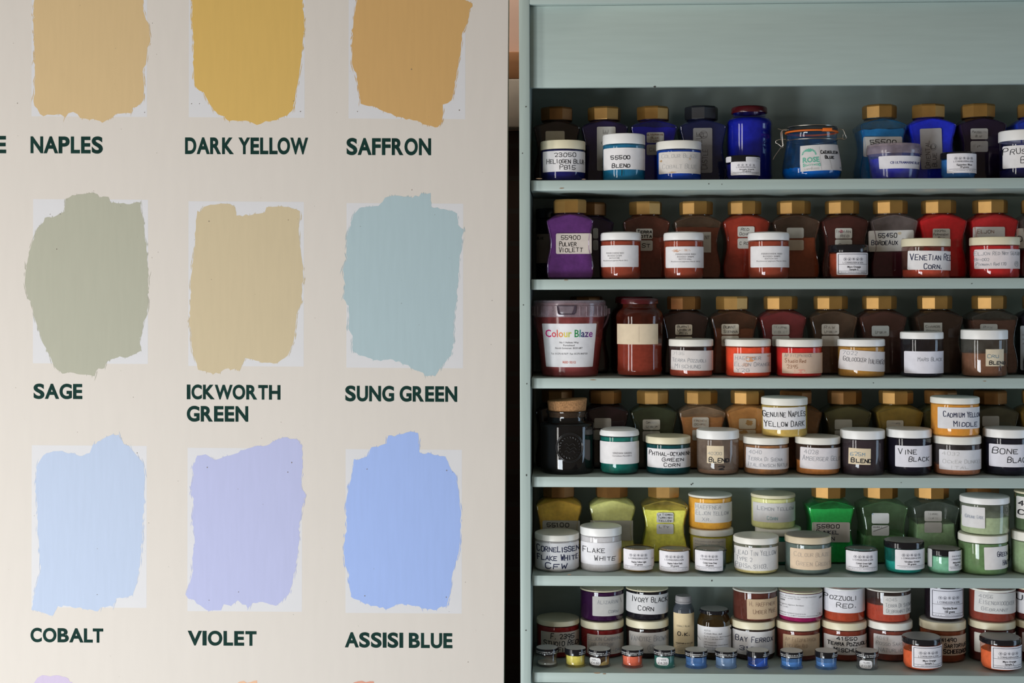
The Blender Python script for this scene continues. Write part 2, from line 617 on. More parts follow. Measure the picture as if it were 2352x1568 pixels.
def brick_mat():
    m, N, L, B = newmat('sooty_brick')  # very dark brown brick, its colour lowered to keep the gap dark
    br = N.new('ShaderNodeTexBrick'); tc = N.new('ShaderNodeTexCoord'); mp = N.new('ShaderNodeMapping')
    mp.inputs['Rotation'].default_value = (math.radians(90), 0, 0)
    br.inputs['Color1'].default_value = (.028, .012, .008, 1); br.inputs['Color2'].default_value = (.016, .007, .005, 1)
    br.inputs['Mortar'].default_value = (.022, .017, .014, 1); br.inputs['Scale'].default_value = 4.4
    L.new(tc.outputs['Object'], mp.inputs[0]); L.new(mp.outputs[0], br.inputs['Vector']); L.new(br.outputs['Color'], B.inputs['Base Color'])
    B.inputs['Roughness'].default_value = .9
    return m


ZB = unp(1178, 300, .30).z
bm = bmesh.new(); box(bm, -2.6, 2.6, .30, .42, 0, ZB)
struct('wall_back', bm, brick_mat())
bm = bmesh.new(); box(bm, -2.6, 2.6, .31, .42, ZB, 2.6)
struct('wall_upper', bm, plain('pink_plaster', (.72, .54, .47, 1), .85, .1, var=.06, vscale=(6, 6, 6)))
bm = bmesh.new(); box(bm, -2.6, 2.6, .285, .32, unp(1178, 180, .285).z, unp(1178, 118, .285).z, .003)
struct('trim_1', bm, plain('brown_timber', (.30, .15, .07, 1), .6, .3, var=.25, vscale=(3, 50, 50)))
bm = bmesh.new(); box(bm, -2.6, 2.6, .275, .32, unp(1178, 292, .275).z, unp(1178, 181, .275).z, .003)
struct('trim_2', bm, plain('grey_painted_rail', (.40, .375, .34, 1), .5, .3, var=.06))

# ------------------------------------------------------------------ the board with paint swatches
BY = .004
eA, eB = unp(1168.6, -48, BY), unp(1157.6, 1568, BY)
dirv = (eB - eA) / (eB.z - eA.z)
bR = eA + dirv * (0.0 - eA.z)                                    # right bottom corner, on the floor
ux = Vector((-dirv.z, 0, dirv.x)).normalized()
if ux.x > 0:
    ux = -ux
board = thing('swatch_board', 'tall cream painted board with twelve labelled paint swatches beside the cabinet', 'board', (bR.x - .5, BY, 0))
bm = bmesh.new()
cs = [bR, eA, eA + ux * 1.10, bR + ux * 1.10]
off = Vector(board.location)
loft(bm, [[(c.x - off.x, y, c.z - off.z) for c in cs] for y in (0.0, .028)])
bmesh.ops.bevel(bm, geom=list(bm.edges), offset=.0008, segments=1, affect='EDGES')
bmesh.ops.recalc_face_normals(bm, faces=bm.faces)
CREAMWALL = plain('cream_emulsion', (.635, .59, .54, 1), .62, .25, var=.012, vscale=(70, 70, 14), bump=.05)
bm.normal_update()
for f in bm.faces:
    f.material_index = 1 if f.normal.x > .9 else 0
finish('panel', bm, [CREAMWALL, plain('green_edge_paint', (.10, .13, .085, 1), .6, .3, var=.2, vscale=(30, 30, 5))], board)


def bp(u, v, d):
    p = unp(u, v, BY - d)
    return (p.x - off.x, p.y - off.y, p.z - off.z)


def film(name, pts, mat, d, parent, label=None, hairs=0):
    V, E, Fc = delaunay_2d_cdt([Vector((u, -v)) for u, v in pts], [], [list(range(len(pts)))], 1, 1e-4)[:3]
    bm = bmesh.new()
    fr = [bm.verts.new(bp(q.x, -q.y, d)) for q in V]
    bk = [bm.verts.new(bp(q.x, -q.y, .00001)) for q in V]
    for f in Fc:
        bm.faces.new([fr[i] for i in f])
    bm.edges.ensure_lookup_table()
    ix = {v: i for i, v in enumerate(fr)}
    for e in [e for e in bm.edges if len(e.link_faces) == 1]:
        i, j = ix[e.verts[0]], ix[e.verts[1]]
        bm.faces.new((fr[j], fr[i], bk[i], bk[j]))
    bmesh.ops.recalc_face_normals(bm, faces=bm.faces)
    q = random.Random(hairs * 7 + len(pts))
    cx = sum(p[0] for p in pts) / len(pts)
    for hk in range(hairs):
        i = q.randrange(len(pts))
        (ax, ay), (bx_, by_) = pts[i], pts[(i + 1) % len(pts)]
        t_ = q.random()
        x, y = ax + (bx_ - ax) * t_, ay + (by_ - ay) * t_
        out_ = 1 if x > cx else -1
        dx, dy = bx_ - ax, by_ - ay
        l = math.hypot(dx, dy) + 1e-6
        steep = abs(dy) / l > .7
        L_ = q.uniform(7, 24) if steep else q.uniform(3, 9)
        ox = out_ * q.uniform(.6, 3.2) if steep else q.uniform(-2, 2)
        lean = (max(-.3, min(.3, dx / dy * .9)) if steep and abs(dy) > 1e-3 else q.uniform(-.25, .25))
        w_ = q.uniform(.8, 1.9)
        v4 = [bm.verts.new(bp(x + ox + lean * s_ * L_ + sx_ * w_, y + s_ * L_, d + .00003 + hk * .0000006)) for s_, sx_ in ((-.5, 0), (.1, -.5), (.5, 0), (-.1, .5))]
        bm.faces.new(v4)
    bmesh.ops.delete(bm, geom=[v for v in bm.verts if not v.link_faces], context='VERTS')
    return finish(name, bm, mat, parent, label=label)


def bristle(pts, seed, amp=1.0):
    """Outline of a brushed patch: the traced shape with the small raggedness that bristles leave."""
    q = random.Random(seed)
    out = []
    n = len(pts)
    for i in range(n):
        (x0, y0), (x1, y1) = pts[i], pts[(i + 1) % n]
        l = math.hypot(x1 - x0, y1 - y0)
        k = max(1, int(l / 6.5))
        vert = abs(y1 - y0) / (l + 1e-6)
        for j in range(k):
            t = j / k
            x, y = x0 + (x1 - x0) * t, y0 + (y1 - y0) * t
            if j:
                a = amp * (1.0 if vert > .8 else 2.6)
                x += q.gauss(0, a * (.9 if vert > .8 else .35)); y += q.gauss(0, a * .55)
            out.append((x, y))
    return out


SW = {}
SW['NAPLES'] = ((73, -60, 338, 267), (198, 166, 118), [(77,-60),(77,60),(79,120),(80,170),(80,215),(77,225),(79,243),(86,250),(92,262),(100,267),(125,264),(140,263),(150,270),(157,260),(168,257),(178,262),(184,271),(205,275),(222,276),(235,282),(245,276),(258,270),(268,261),(300,260),(306,247),(320,240),(329,230),(330,190),(329,157),(335,148),(338,110),(345,95),(342,60),(335,45),(329,25),(328,-60)])
SW['DARK YELLOW'] = ((434, -60, 700, 269), (192, 152, 80), [(441,-60),(441,50),(444,90),(444,150),(446,185),(449,198),(458,208),(468,212),(475,226),(482,240),(490,252),(500,262),(515,267),(526,278),(550,278),(565,277),(580,282),(590,287),(600,284),(610,278),(635,276),(660,265),(670,255),(676,235),(682,200),(690,150),(695,100),(699,60),(699,40),(695,20),(695,-60)])
SW['SAFFRON'] = ((801, -60, 1069, 272), (178, 136, 80), [(828,-60),(818,10),(812,50),(808,110),(811,155),(819,168),(824,210),(828,238),(840,242),(865,247),(885,257),(910,268),(940,273),(965,280),(985,288),(1005,292),(1012,285),(1016,270),(1017,240),(1028,237),(1037,230),(1042,210),(1050,160),(1058,120),(1062,75),(1072,55),(1078,30),(1085,8),(1075,3),(1062,-5),(1050,-30),(1020,-60)])
SW['SAGE'] = ((76, 457, 340, 834), (174, 172, 156), [(151,456),(166,448),(206,443),(224,446),(229,454),(237,451),(249,452),(255,466),(298,469),(322,465),(327,493),(332,526),(336,569),(340,626),(340,699),(336,728),(329,740),(327,765),(321,775),(324,805),(292,821),(275,818),(245,831),(240,845),(221,851),(217,864),(199,860),(156,855),(143,858),(126,843),(111,811),(96,782),(81,735),(71,699),(60,672),(57,649),(60,609),(66,579),(78,549),(86,523),(100,510),(103,500),(128,496),(148,486)])
SW['ICKWORTH'] = ((433, 462, 698, 840), (197, 179, 148), [(453,484),(459,487),(468,475),(483,470),(499,469),(528,468),(540,475),(543,495),(572,495),(608,488),(612,476),(626,475),(659,475),(679,480),(689,485),(686,525),(689,565),(694,602),(696,631),(693,693),(681,722),(679,747),(674,784),(661,816),(645,827),(628,835),(594,829),(563,822),(552,849),(517,847),(503,858),(477,855),(455,849),(446,820),(440,795),(439,762),(434,747),(437,704),(438,638),(444,595),(448,558),(450,522)])
SW['SUNG GREEN'] = ((796, 466, 1064, 844), (162, 181, 185), [(810,498),(830,476),(869,473),(884,454),(906,449),(941,452),(989,443),(990,475),(1019,480),(1050,490),(1052,516),(1064,526),(1060,559),(1055,609),(1052,652),(1047,702),(1041,745),(1043,785),(1035,818),(1019,835),(999,864),(985,863),(959,851),(932,837),(903,826),(859,827),(826,816),(810,806),(810,771),(800,755),(802,728),(801,702),(788,685),(793,652),(787,619),(795,599),(796,569),(798,536)])
SW['COBALT'] = ((73, 1022, 337, 1394), (190, 209, 241), [(99,1046),(122,1036),(143,1035),(164,1040),(183,1047),(206,1040),(213,1021),(236,1008),(259,997),(273,998),(284,1019),(301,1031),(316,1048),(329,1065),(333,1092),(331,1142),(327,1229),(322,1294),(315,1336),(305,1366),(267,1374),(259,1393),(233,1393),(225,1403),(179,1395),(133,1391),(122,1413),(72,1400),(80,1355),(93,1313),(90,1260),(86,1183),(82,1122),(83,1073)])
SW['VIOLET'] = ((431, 1028, 694, 1403), (183, 191, 234), [(453,1046),(472,1043),(493,1056),(516,1048),(539,1042),(562,1033),(584,1025),(619,1020),(638,1008),(653,1004),(680,1008),(695,1023),(695,1065),(691,1115),(703,1138),(695,1161),(687,1199),(687,1244),(682,1283),(674,1325),(666,1359),(649,1378),(634,1391),(603,1382),(581,1384),(569,1397),(546,1378),(531,1391),(514,1387),(508,1401),(481,1403),(459,1389),(432,1374),(426,1365),(440,1325),(443,1275),(447,1237),(441,1183),(445,1145),(438,1134),(445,1092),(441,1073)])
SW['ASSISI BLUE'] = ((794, 1031, 1061, 1407), (157, 184, 242), [(813,1054),(844,1048),(853,1027),(888,1018),(892,1000),(947,991),(960,994),(964,1039),(1023,1048),(1034,1073),(1048,1092),(1055,1142),(1059,1183),(1057,1237),(1050,1283),(1040,1313),(1036,1351),(1027,1389),(996,1401),(968,1397),(954,1391),(924,1386),(893,1397),(851,1391),(806,1370),(804,1355),(800,1313),(792,1298),(789,1256),(796,1214),(794,1161),(800,1122),(810,1084)])
# how bright the cream ground looks beside each swatch, so that the swatch gets its own colour and not the light on it
GROUND = {'NAPLES': (204, 191, 176), 'DARK YELLOW': (194, 180, 165), 'SAFFRON': (186, 172, 154), 'SAGE': (216, 207, 201), 'ICKWORTH': (210, 201, 195),
          'SUNG GREEN': (204, 197, 188), 'COBALT': (226, 223, 220), 'VIOLET': (219, 216, 213), 'ASSISI BLUE': (214, 211, 207)}
CREAM_ALB = (.635, .59, .54)


def ownc(seen, ground, sat=1.0):
    return tuple(min(.95, CREAM_ALB[i] * lin(seen[i]) / lin(ground[i])) for i in range(3)) + (1,)


SWNAME = {'NAPLES': 'pale sand yellow paint swatch', 'DARK YELLOW': 'deep golden yellow paint swatch', 'SAFFRON': 'ochre orange paint swatch', 'SAGE': 'grey green paint swatch',
          'ICKWORTH': 'buff beige paint swatch', 'SUNG GREEN': 'pale blue green paint swatch', 'COBALT': 'pale sky blue paint swatch', 'VIOLET': 'pale lilac paint swatch', 'ASSISI BLUE': 'mid blue paint swatch'}
for i, (nm, (pr, seen, pts)) in enumerate(SW.items()):
    g = GROUND[nm]
    x0, y0, x1, y1 = pr
    tilt = (x1 - x0) * .006
    film('primer_patch', [(x0, y0), (x1, y0 + tilt), (x1 - .5, y1 + tilt), (x0 - .5, y1)], plain('white_primer', (.635, .63, .645, 1), .6, .25, var=.01), .00006, board, 'thin white undercoat rectangle')
    c = ownc(seen, g)
    film('paint_swatch', bristle(pts, i), plain('swatch_paint', c, .55, .3, var=.02, vscale=(150, 150, 16), bump=.08), .00016, board, SWNAME[nm], 90)
for nm, seen, pts in (('lilac', (205, 195, 228), [(76,1640),(78,1568),(86,1556),(97,1550),(115,1553),(130,1550),(150,1554),(166,1566),(170,1640)]),
                      ('peach', (232, 190, 158), [(536,1640),(540,1572),(550,1565),(560,1563),(575,1566),(590,1562),(602,1640)]),
                      ('salmon', (222, 160, 140), [(806,1640),(812,1567),(822,1564),(840,1566),(858,1564),(866,1640)])):
    film('paint_swatch', bristle(pts, len(nm)), plain('swatch_paint', ownc(seen, (222, 220, 217)), .55, .3, var=.02, vscale=(150, 150, 16), bump=.08), .00016, board, nm + ' paint swatch cut by the lower edge')

SIGN = plain('dark_green_sign_paint', (.006, .032, .026, 1), .75, .12, var=.2, vscale=(30, 30, 30))


SIGNW = dict(N=.64, A=.74, P=.56, L=.46, E=.48, S=.56, D=.63, R=.61, K=.66, Y=.66, O=.70, W=1.0, F=.46, G=.64, I=.20, C=.58, T=.54, H=.64, U=.60, V=.70, B=.58)


def sign(text, x0, x1, t, b, rise=0.0):
    """Signwriter's condensed capitals: every letter drawn to its own width."""
    tot, pos = 0.0, []
    for i, ch in enumerate(text):
        if ch == ' ':
            tot += .24; continue
        nx = text[i + 1] if i + 1 < len(text) else ' '
        pos.append((ch, tot))
        tot += SIGNW[ch] + (.0 if (ch in 'AVWYLTFK' and nx in 'AVWYTO') else .02 if (ch in 'AVWYK' or nx in 'AVWY') else .06)
    tot -= .06
    bm = bmesh.new()
    for ch, p in pos:
        V, Fc, W = glyphs(ch, .036, 1.0, 8)
        vs = []
        for a_, c_ in V:
            u = x0 + (p + a_ / W * SIGNW[ch]) / tot * (x1 - x0)
            v = b + rise * (u - x0) / (x1 - x0) - c_ * (b - t)
            vs.append(bm.verts.new(bp(u, v, .0003)))
        for f in Fc:
            try:
                bm.faces.new([vs[k] for k in f])
            except ValueError:
                pass
    finish('swatch_name', bm, SIGN, board, label='dark green painted name ' + text)


sign('E', -14, 14, 311.5, 350)
sign('NAPLES', 70, 236, 312.5, 350, .6)
sign('DARK YELLOW', 425, 706, 315, 352, .6)
sign('SAFFRON', 796, 990, 316.5, 354, .6)
sign('SAGE', 77, 189, 880.5, 914, .6)
sign('ICKWORTH', 429, 644, 882.5, 915, 1.2)
sign('GREEN', 429, 570, 931.5, 966, .6)
sign('SUNG GREEN', 793, 1050, 885, 919.5, 1.6)
sign('COBALT', 70, 237, 1441, 1472.5, 1.6)
sign('VIOLET', 431, 589, 1447.5, 1480, 1.2)
sign('ASSISI BLUE', 792, 1039, 1451, 1484.5, 2.2)

# flecks of dirt on the board
SPK = plain('dirt_fleck', (.18, .145, .115, 1), .8)
bm = bmesh.new()
q = random.Random(3)
for u, v, r in [(u_, v_, r_ * .75) for u_, v_, r_ in [(138, 491, 1.6), (115, 492, 1), (130, 572, 1.5), (40, 237, 1.2), (332, 258, 1.3), (440, 238, 1.4), (458, 238, 1.2), (690, 256, 1.6), (674, 232, 1.3), (1055, 253, 1.8), (821, 256, 1.3), (945, 159, 1.7), (480, 508, 1.6), (662, 505, 1.2), (946, 436, 1.1), (1130, 690, 1), (843, 1077, 1.5), (1026, 1080, 1.6), (838, 1368, 1.7), (1025, 1371, 1.5), (315, 1040, 1.4), (476, 1073, 1.8), (670, 1062, 1.7), (661, 1084, 1.5), (548, 1359, 1.2), (480, 1378, 1.3), (223, 1365, 1.2), (306, 912, 1), (1075, 1520, 1.2)] + [(q.uniform(5, 1150), q.uniform(5, 1560), q.uniform(.4, .9)) for _ in range(70)]]:
    vs = [bm.verts.new(bp(u + math.cos(a * math.pi / 3) * r, v + math.sin(a * math.pi / 3) * r * q.uniform(.8, 1.5), .0004)) for a in range(6)]
    bm.faces.new(vs)
o = finish('dirt_flecks', bm, SPK, board); o['kind'] = 'stuff'


# ------------------------------------------------------------------ jars
G_COFFEE, G_JAR, G_POT, G_TINY = 'gold-capped glass jars of pigment', 'screw-lidded clear jars of pigment', 'black-lidded pots with printed labels', 'row of tiny sample pots'


def labels_round(root, labs, Rf, uc, Yc, zb, offs=.0004):
    for d in labs:
        l, t, r, b = d['b']
        R = Rf(0)
        zT = unp(uc, t, Yc - R).z - zb; zB = unp(uc, b, Yc - R).z - zb
        Rm = Rf((zT + zB) / 2)
        k = px(Yc - Rm * .7)
        s0 = max(-.99 * Rm, (l - uc) * k); s1 = min(.99 * Rm, (r - uc) * k)

        def mp(s, z, o, Rf=Rf, Rm=Rm):
            a = math.asin(max(-.999, min(.999, s / Rm)))
            q = Rf(z) + o
            return (q * math.sin(a), -q * math.cos(a), z)
        it = d.get('it', [])
        if callable(it):
            it = it(s1 - s0, zT - zB)
        make_label(root, mp, s0, s1, zT, zB, it, d.get('p', PAP), d.get('tilt', 0), d.get('rad', .0012), name=d.get('name', 'label'), off=offs, text=d.get('txt'))


def lid_mesh(bm, Rb, Rl, z0, z1, topmat=0, bev=.0022, dome=0.0):
    lathe(bm, [(Rb - .003, z0 + .001), (Rl - .0006, z0), (Rl, z0 + .0006), (Rl, z1 - bev), (Rl - bev * .3, z1 - bev * .3), (Rl - bev, z1)], 48)
    lathe(bm, [(Rl - bev, z1), (Rl * .6, z1 + dome * .7), (0, z1 + dome)], 48, topmat)
    bmesh.ops.remove_doubles(bm, verts=bm.verts, dist=1e-6)


def pjar(label, sh, l, r, t, lb, col, labs=(), lid='white', Yf=.022, fill=None, dust=.45, on=None, k=1.3, name='pigment_jar', group=G_JAR, lip=.985, Y=None, tint=None, dcol=None, top=None, cat='jar', rnd_b=.004, dome=0.0, clear=False, bev=.0022, slope=0.0, low=False):
    uc = (l + r) / 2
    R = (r - l) / 2 * px(.05) * .995
    Yc = on['Y'] if on else (Y if Y is not None else Yf + R)
    R = (r - l) / 2 * px(Yc) * .995
    if not on and Y is None:
        Yc = Yf + R
    if on:
        zb = on['top']
    else:
        zb = ZS[sh - 1]
    zt = unp(uc, t, Yc if low else (Yc + R if t > CV else Yc - R)).z - zb
    zl = unp(uc, lb, Yc - R).z - zb
    x = unp(uc, (t + lb) / 2 + 40, Yc).x
    root = thing(name, label, cat, (x, Yc, zb + .0001), group=group)
    Rb = R * lip
    c = SP(col, k)
    dc = SP(dcol or col, k * .8)
    tn = tint or tuple(.84 + .16 * v / max(c[:3]) for v in c[:3]) + (1,)
    bm = bmesh.new()
    lathe(bm, [(0, 0), (Rb - rnd_b, 0), (Rb - rnd_b * .3, rnd_b * .3), (Rb, rnd_b), (Rb, zl - .0012), (Rb - .0018, zl + .0005), (Rb - .0022, zl + .003)], 48)
    zf = zl - .002 if fill is None else unp(uc, fill, Yc - Rb).z - zb
    finish('jar_body', bm, glass(tn, dc, dust, zf=None if fill is None else zf), root)
    bm = bmesh.new()
    lid_mesh(bm, Rb, R, zl, zt, 1 if top else 0, bev, dome)
    finish('lid', bm, [LIDS[lid] if isinstance(lid, str) else lid] + ([top] if top else []), root)
    if not clear:
        bm = bmesh.new()
        q = Rb - .0014
        rings = lathe(bm, [(0, .0012), (q - rnd_b, .0012), (q - rnd_b * .3, .0012 + rnd_b * .3), (q, rnd_b + .001), (q, max(rnd_b + .002, zf)), (q * .6, max(rnd_b + .002, zf) + .001), (0, max(rnd_b + .002, zf) + .0015)], 40)
        for ring in rings[4:]:
            for v in ring:
                v.co.z += rnd.uniform(-.0004, .0004) + slope * v.co.x
        finish('pigment', bm, pigment_mat(c), root)
    labels_round(root, labs, lambda z: R if name == 'pigment_pot' else Rb, uc, Yc, zb)
    return dict(top=zb + zt + .0002, Y=Yc, R=R, x=x, root=root, zb=zb, uc=uc, Rb=Rb, zl=zl, zt=zt)


CW, CD, CH, CL = .0745, .030, .1248, .0212      # gold-capped jar: width, half depth, height, cap height


def cross(w, p, d, n=6):
    """Plan of the square-shouldered jar: flat front and back of half width p, sides at w, corners cut."""
    pts = []
    cut = max(.001, w - p)
    for i in range(n + 1):
        pts.append((-p + 2 * p * i / n, -d))
    pts += [(p + cut * .55, -d + cut * .25), (w, -d + cut * .9)]
    pts += [(w, 0), (w, d - cut * .9), (p + cut * .55, d - cut * .25)]
    for i in range(n + 1):
        pts.append((p - 2 * p * i / n, d))
    pts += [(-p - cut * .55, d - cut * .25), (-w, d - cut * .9), (-w, 0), (-w, -d + cut * .9), (-p - cut * .55, -d + cut * .25)]
    return pts


HB = CH - CL + .001
PROFILE = [(0.0, .80, .72, .86), (.012, .87, .79, .95), (.035, .95, .87, 1), (.10, .985, .91, 1), (.20, .985, .91, 1), (.32, .925, .85, 1), (.45, .845, .77, 1), (.56, .835, .76, 1),
           (.67, .88, .80, 1), (.77, .955, .87, 1), (.83, .99, .905, 1), (.862, 1.0, .915, 1)]


def coffee_rings(inset, level=None):
    W = CW / 2
    rings = []
    for f, a, b, dd in PROFILE:
        z = f * HB
        if level is not None and z > level:
            break
        rings.append([(x, y, z + (inset if z < inset else 0)) for x, y in cross(W * a - inset, W * b - inset, CD * dd - inset)])
    n = len(rings[0])
    if level is None or level >= .862 * HB:
        sh = [(x, y, .872 * HB + .085 * HB * max(0, 1 - (abs(x) / (W * .92)) ** 1.4)) for x, y in cross(W * .985 - inset, W * .90 - inset, CD * .985 - inset)]
        rings.append(sh)
        base = cross(W, W * .8, CD)
        rn = W * .64 - inset
        nk = []
        for x, y in base:
            a = math.atan2(y, x)
            nk.append((rn * math.cos(a), rn * math.sin(a), HB * .975))
        mid = [((a[0] * .5 + b[0] * .5) * 1.03, (a[1] * .5 + b[1] * .5) * 1.02, a[2] * .45 + b[2] * .55) for a, b in zip(sh, nk)]
        rings += [mid, nk]
        if level is None:
            rings.append([(x * .9, y * .9, HB * .98) for x, y, z in nk])
            rings.append([(x * .9, y * .9, HB + .004) for x, y, z in nk])
    return rings


def coffee(label, sh, uc, col, labs=(), fill=None, dust=.35, k=2.0, lid=None, Y=.121, rot=None, cap=GOLD, dcol=None, top=None, rz=0.0):
    zb = ZS[sh - 1]
    x = unp(uc, EDGE_V[sh - 1] - 80, Y).x
    root = thing('coffee_jar', label, 'jar', (x, Y, zb + .0001), rz, G_COFFEE)
    c = SP(col, k)
    dc = SP(dcol or col, k * .7)
    tn = tuple(.84 + .16 * v / max(c[:3]) for v in c[:3]) + (1,)
    bm = bmesh.new(); loft(bm, coffee_rings(0), cap1=False)
    bmesh.ops.recalc_face_normals(bm, faces=bm.faces)
    W2 = CW / 2
    out = [(W2 * b * 1.02, -CD * dd, f * HB) for f, a, b, dd in PROFILE[1:]]
    arch = [(W2 * .92 * math.cos(t_ * math.pi / 14), -CD * .985, .872 * HB + .085 * HB * (1 - abs(math.cos(t_ * math.pi / 14)) ** 1.4)) for t_ in range(15)]
    tube(bm, out + arch[1:-1] + [(-x_, y_, z_) for x_, y_, z_ in reversed(out)], .0009, 6)
    lev = None if fill is None else unp(uc, fill, Y - CD).z - zb
    finish('jar_body', bm, glass(tn, dc, dust, zf=lev), root, sharp=26)
    bm = bmesh.new()
    rr = coffee_rings(.0016, lev if lev is not None else HB * .95)
    if lev is not None:
        pr = rr[-1]
        rr.append([(px_, py_, lev + rnd.uniform(-.0012, .0012)) for px_, py_, pz_ in pr])
        rr.append([(px_ * .5, py_ * .5, lev + rnd.uniform(-.001, .003)) for px_, py_, pz_ in pr])
    loft(bm, rr)
    bmesh.ops.recalc_face_normals(bm, faces=bm.faces)
    finish('pigment', bm, pigment_mat(c), root, sharp=50)
    bm = bmesh.new()
    a0 = rnd.uniform(0, math.pi / 4) if rot is None else math.radians(rot)
    Rl = CW / 2 * .715
    ring = lambda R, z: [(R * math.cos(a0 + i * math.pi / 4), R * math.sin(a0 + i * math.pi / 4), z) for i in range(8)]
    z0, z1 = CH - CL, CH
    loft(bm, [ring(Rl * .9, z0), ring(Rl * .985, z0), ring(Rl, z0 + .001), ring(Rl * 1.015, z1 - .0035), ring(Rl * .985, z1 - .001), ring(Rl * .93, z1)])
    bmesh.ops.recalc_face_normals(bm, faces=bm.faces)
    finish('cap', bm, cap, root, sharp=1)
    for d in labs:
        l, t, r, b = d['b']
        Yl = Y - CD
        s0 = unp(l, (t + b) / 2, Yl).x - x; s1 = unp(r, (t + b) / 2, Yl).x - x
        zT = unp(uc, t, Yl).z - zb; zB = unp(uc, b, Yl).z - zb
        it = d.get('it', [])

        def mp(s, z, o):
            e = max(0, abs(s) - CW * .36)
            return (s, -CD - o + e * e * 25, z)
        make_label(root, mp, s0, s1, zT, zB, it, d.get('p', PAP), d.get('tilt', 0), d.get('rad', .002), off=.0006)
    return root


def L2(l, t, r, t2, h, a=(), b=(), p=PAPG, n=2, p2=None):
    """The usual pair of small rounded stickers, one under the other."""
    o = [dict(b=(l, t, r, t + h), it=list(a), p=p, rad=.0022)]
    if n > 1:
        o.append(dict(b=(l, t2, r, t2 + h), it=list(b), p=p2 or p, rad=.0022))
    return o


MUD = (.33, .30, .27, 1)
PEN = (.16, .15, .16, 1)
# ------------------------------------------------------------------ top shelf: blues
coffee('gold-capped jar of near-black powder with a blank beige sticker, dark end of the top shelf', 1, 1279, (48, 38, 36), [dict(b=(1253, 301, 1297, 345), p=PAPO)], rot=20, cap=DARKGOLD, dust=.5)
coffee('gold-capped jar of dark navy powder with an upright strip label reading ALPHA BLUE', 1, 1388, (40, 32, 68), [dict(b=(1371, 291, 1414, 392), it=[('v', 'ALPHA', .05, .48, .45, .36, 1.0, MUD), ('v', 'BLUE', .60, .93, .45, .32, 1.0, MUD)], p=PAPG)], rot=8)
coffee('gold-capped jar of ultramarine powder with two stickers, the upper reading ULTRAMARINE BLUE DARK', 1, 1500, (24, 26, 128), L2(1485, 304, 1525, 332, 24, [H('ULTRAMARINE', .02, .98, .22, .2, .8, RUST), H('BLUE', .25, .72, .52, .22, .8, RUST), H('DARK', .22, .75, .82, .22, .8, RUST)], [H('CU', .15, .55, .5, .35, .9, MUD)], p=PAPG), rot=13, fill=292)
coffee('black-capped square jar of dark slate blue powder with an upright strip label', 1, 1611, (34, 44, 92), [dict(b=(1592, 294, 1636, 397), it=[('v', 'BLUE', .60, .90, .30, .30, .9, PEN), ('v', 'H', .80, .90, .55, .3, .9, PEN), ('ring', .55, .15, .0062, .0005, PEN), ('v', 'CASTLE', .08, .52, .60, .30, .9, PEN)], p=(.5, .52, .55, 1))], rot=5, cap=plain('black_cap', (.016, .018, .024, 1), .35), dust=.5)
coffee('gold-capped jar of teal blue powder with a wide sticker reading 55500 behind the plastic tub', 1, 2020, (0, 98, 142), [dict(b=(1983, 314, 2072, 360), it=[H('55500', .18, .84, .27, .26, 2.0)], p=(.62, .60, .57, 1))], rot=32, fill=296, dust=.25, k=1.9)
coffee('gold-capped jar of bright cobalt powder with a tall sticker reading ORIENTAL BLUE', 1, 2132, (22, 48, 196), [dict(b=(2114, 295, 2164, 388), it=[('v', 'ORIENTAL', .02, .70, .32, .22, 1.0, PEN), ('v', 'BLUE', .05, .38, .62, .2, 1.0, PEN), ('v', 'C', .50, .58, .60, .18, 1.0, PEN), ('ring', .60, .46, .0052, .0005, PEN)], tilt=2, p=(.55, .55, .57, 1))], rot=10, dust=.2)
coffee('gold-capped jar of violet-black powder with two faint stickers behind the Egyptian blue pot', 1, 2246, (30, 20, 42), L2(2229, 295, 2269, 324, 25, [H('PRUSSIAN', .08, .92, .35, .25, .8, FAINT), H('BLUE', .28, .70, .72, .22, .8, FAINT)], [H('FPF', .2, .75, .5, .28, .8, FAINT)], p=(.5, .5, .5, 1)), rot=15, dust=.3)
coffee('gold-capped jar of bright blue powder cut by the frame behind the prussian blue jar', 1, 2375, (30, 70, 200), rot=9)

pjar('cream-lidded jar of dark blue pigment reading 23050 and PB15', 1, 1241, 1345, 320, 341, (28, 30, 104), [dict(b=(1247, 346, 1345, 394), it=[H('23050', .28, .78, .2, .22), H('HELIOGEN BLUE', .10, 1.0, .5, .24), H('PB15', .40, .76, .8, .24)])], 'cream', dust=.4)
pjar('white-lidded jar of cyan blue pigment reading 55500 BLEND with a 1 inked below', 1, 1384, 1482, 305, 329, (0, 118, 158), [dict(b=(1386, 339, 1481, 389), it=[H('55500', .17, .62, .45, .2, 2.1), H('BLEND', .20, .62, .82, .2, 2.1)]), dict(b=(1423, 390, 1430, 403), it=[('l', .5, .05, .45, .95, 2.2, K)], p=(.0, .18, .33, 1), name='ink_mark', rad=0)], 'white', dust=.5)
pjar('cream-lidded jar of cobalt blue pigment with a foxed faintly pencilled label', 1, 1507, 1611, 321, 341, (0, 72, 172), [dict(b=(1512, 348, 1607, 398), it=[H('COLOUR BLAZE', .06, .92, .2, .2, .9, FAINT), H('COBALT BLUE', .08, .90, .68, .22, .9, FAINT), BLOT(.05, .4, .03, .06, (.5, .34, .2, 1)), BLOT(.3, .95, .1, .05, (.5, .36, .22, 1)), BLOT(.72, .33, .03, .05, (.55, .42, .3, 1))], p=(.68, .64, .60, 1))], OFFW, dust=.25)
# round jar with the dark red tin lid


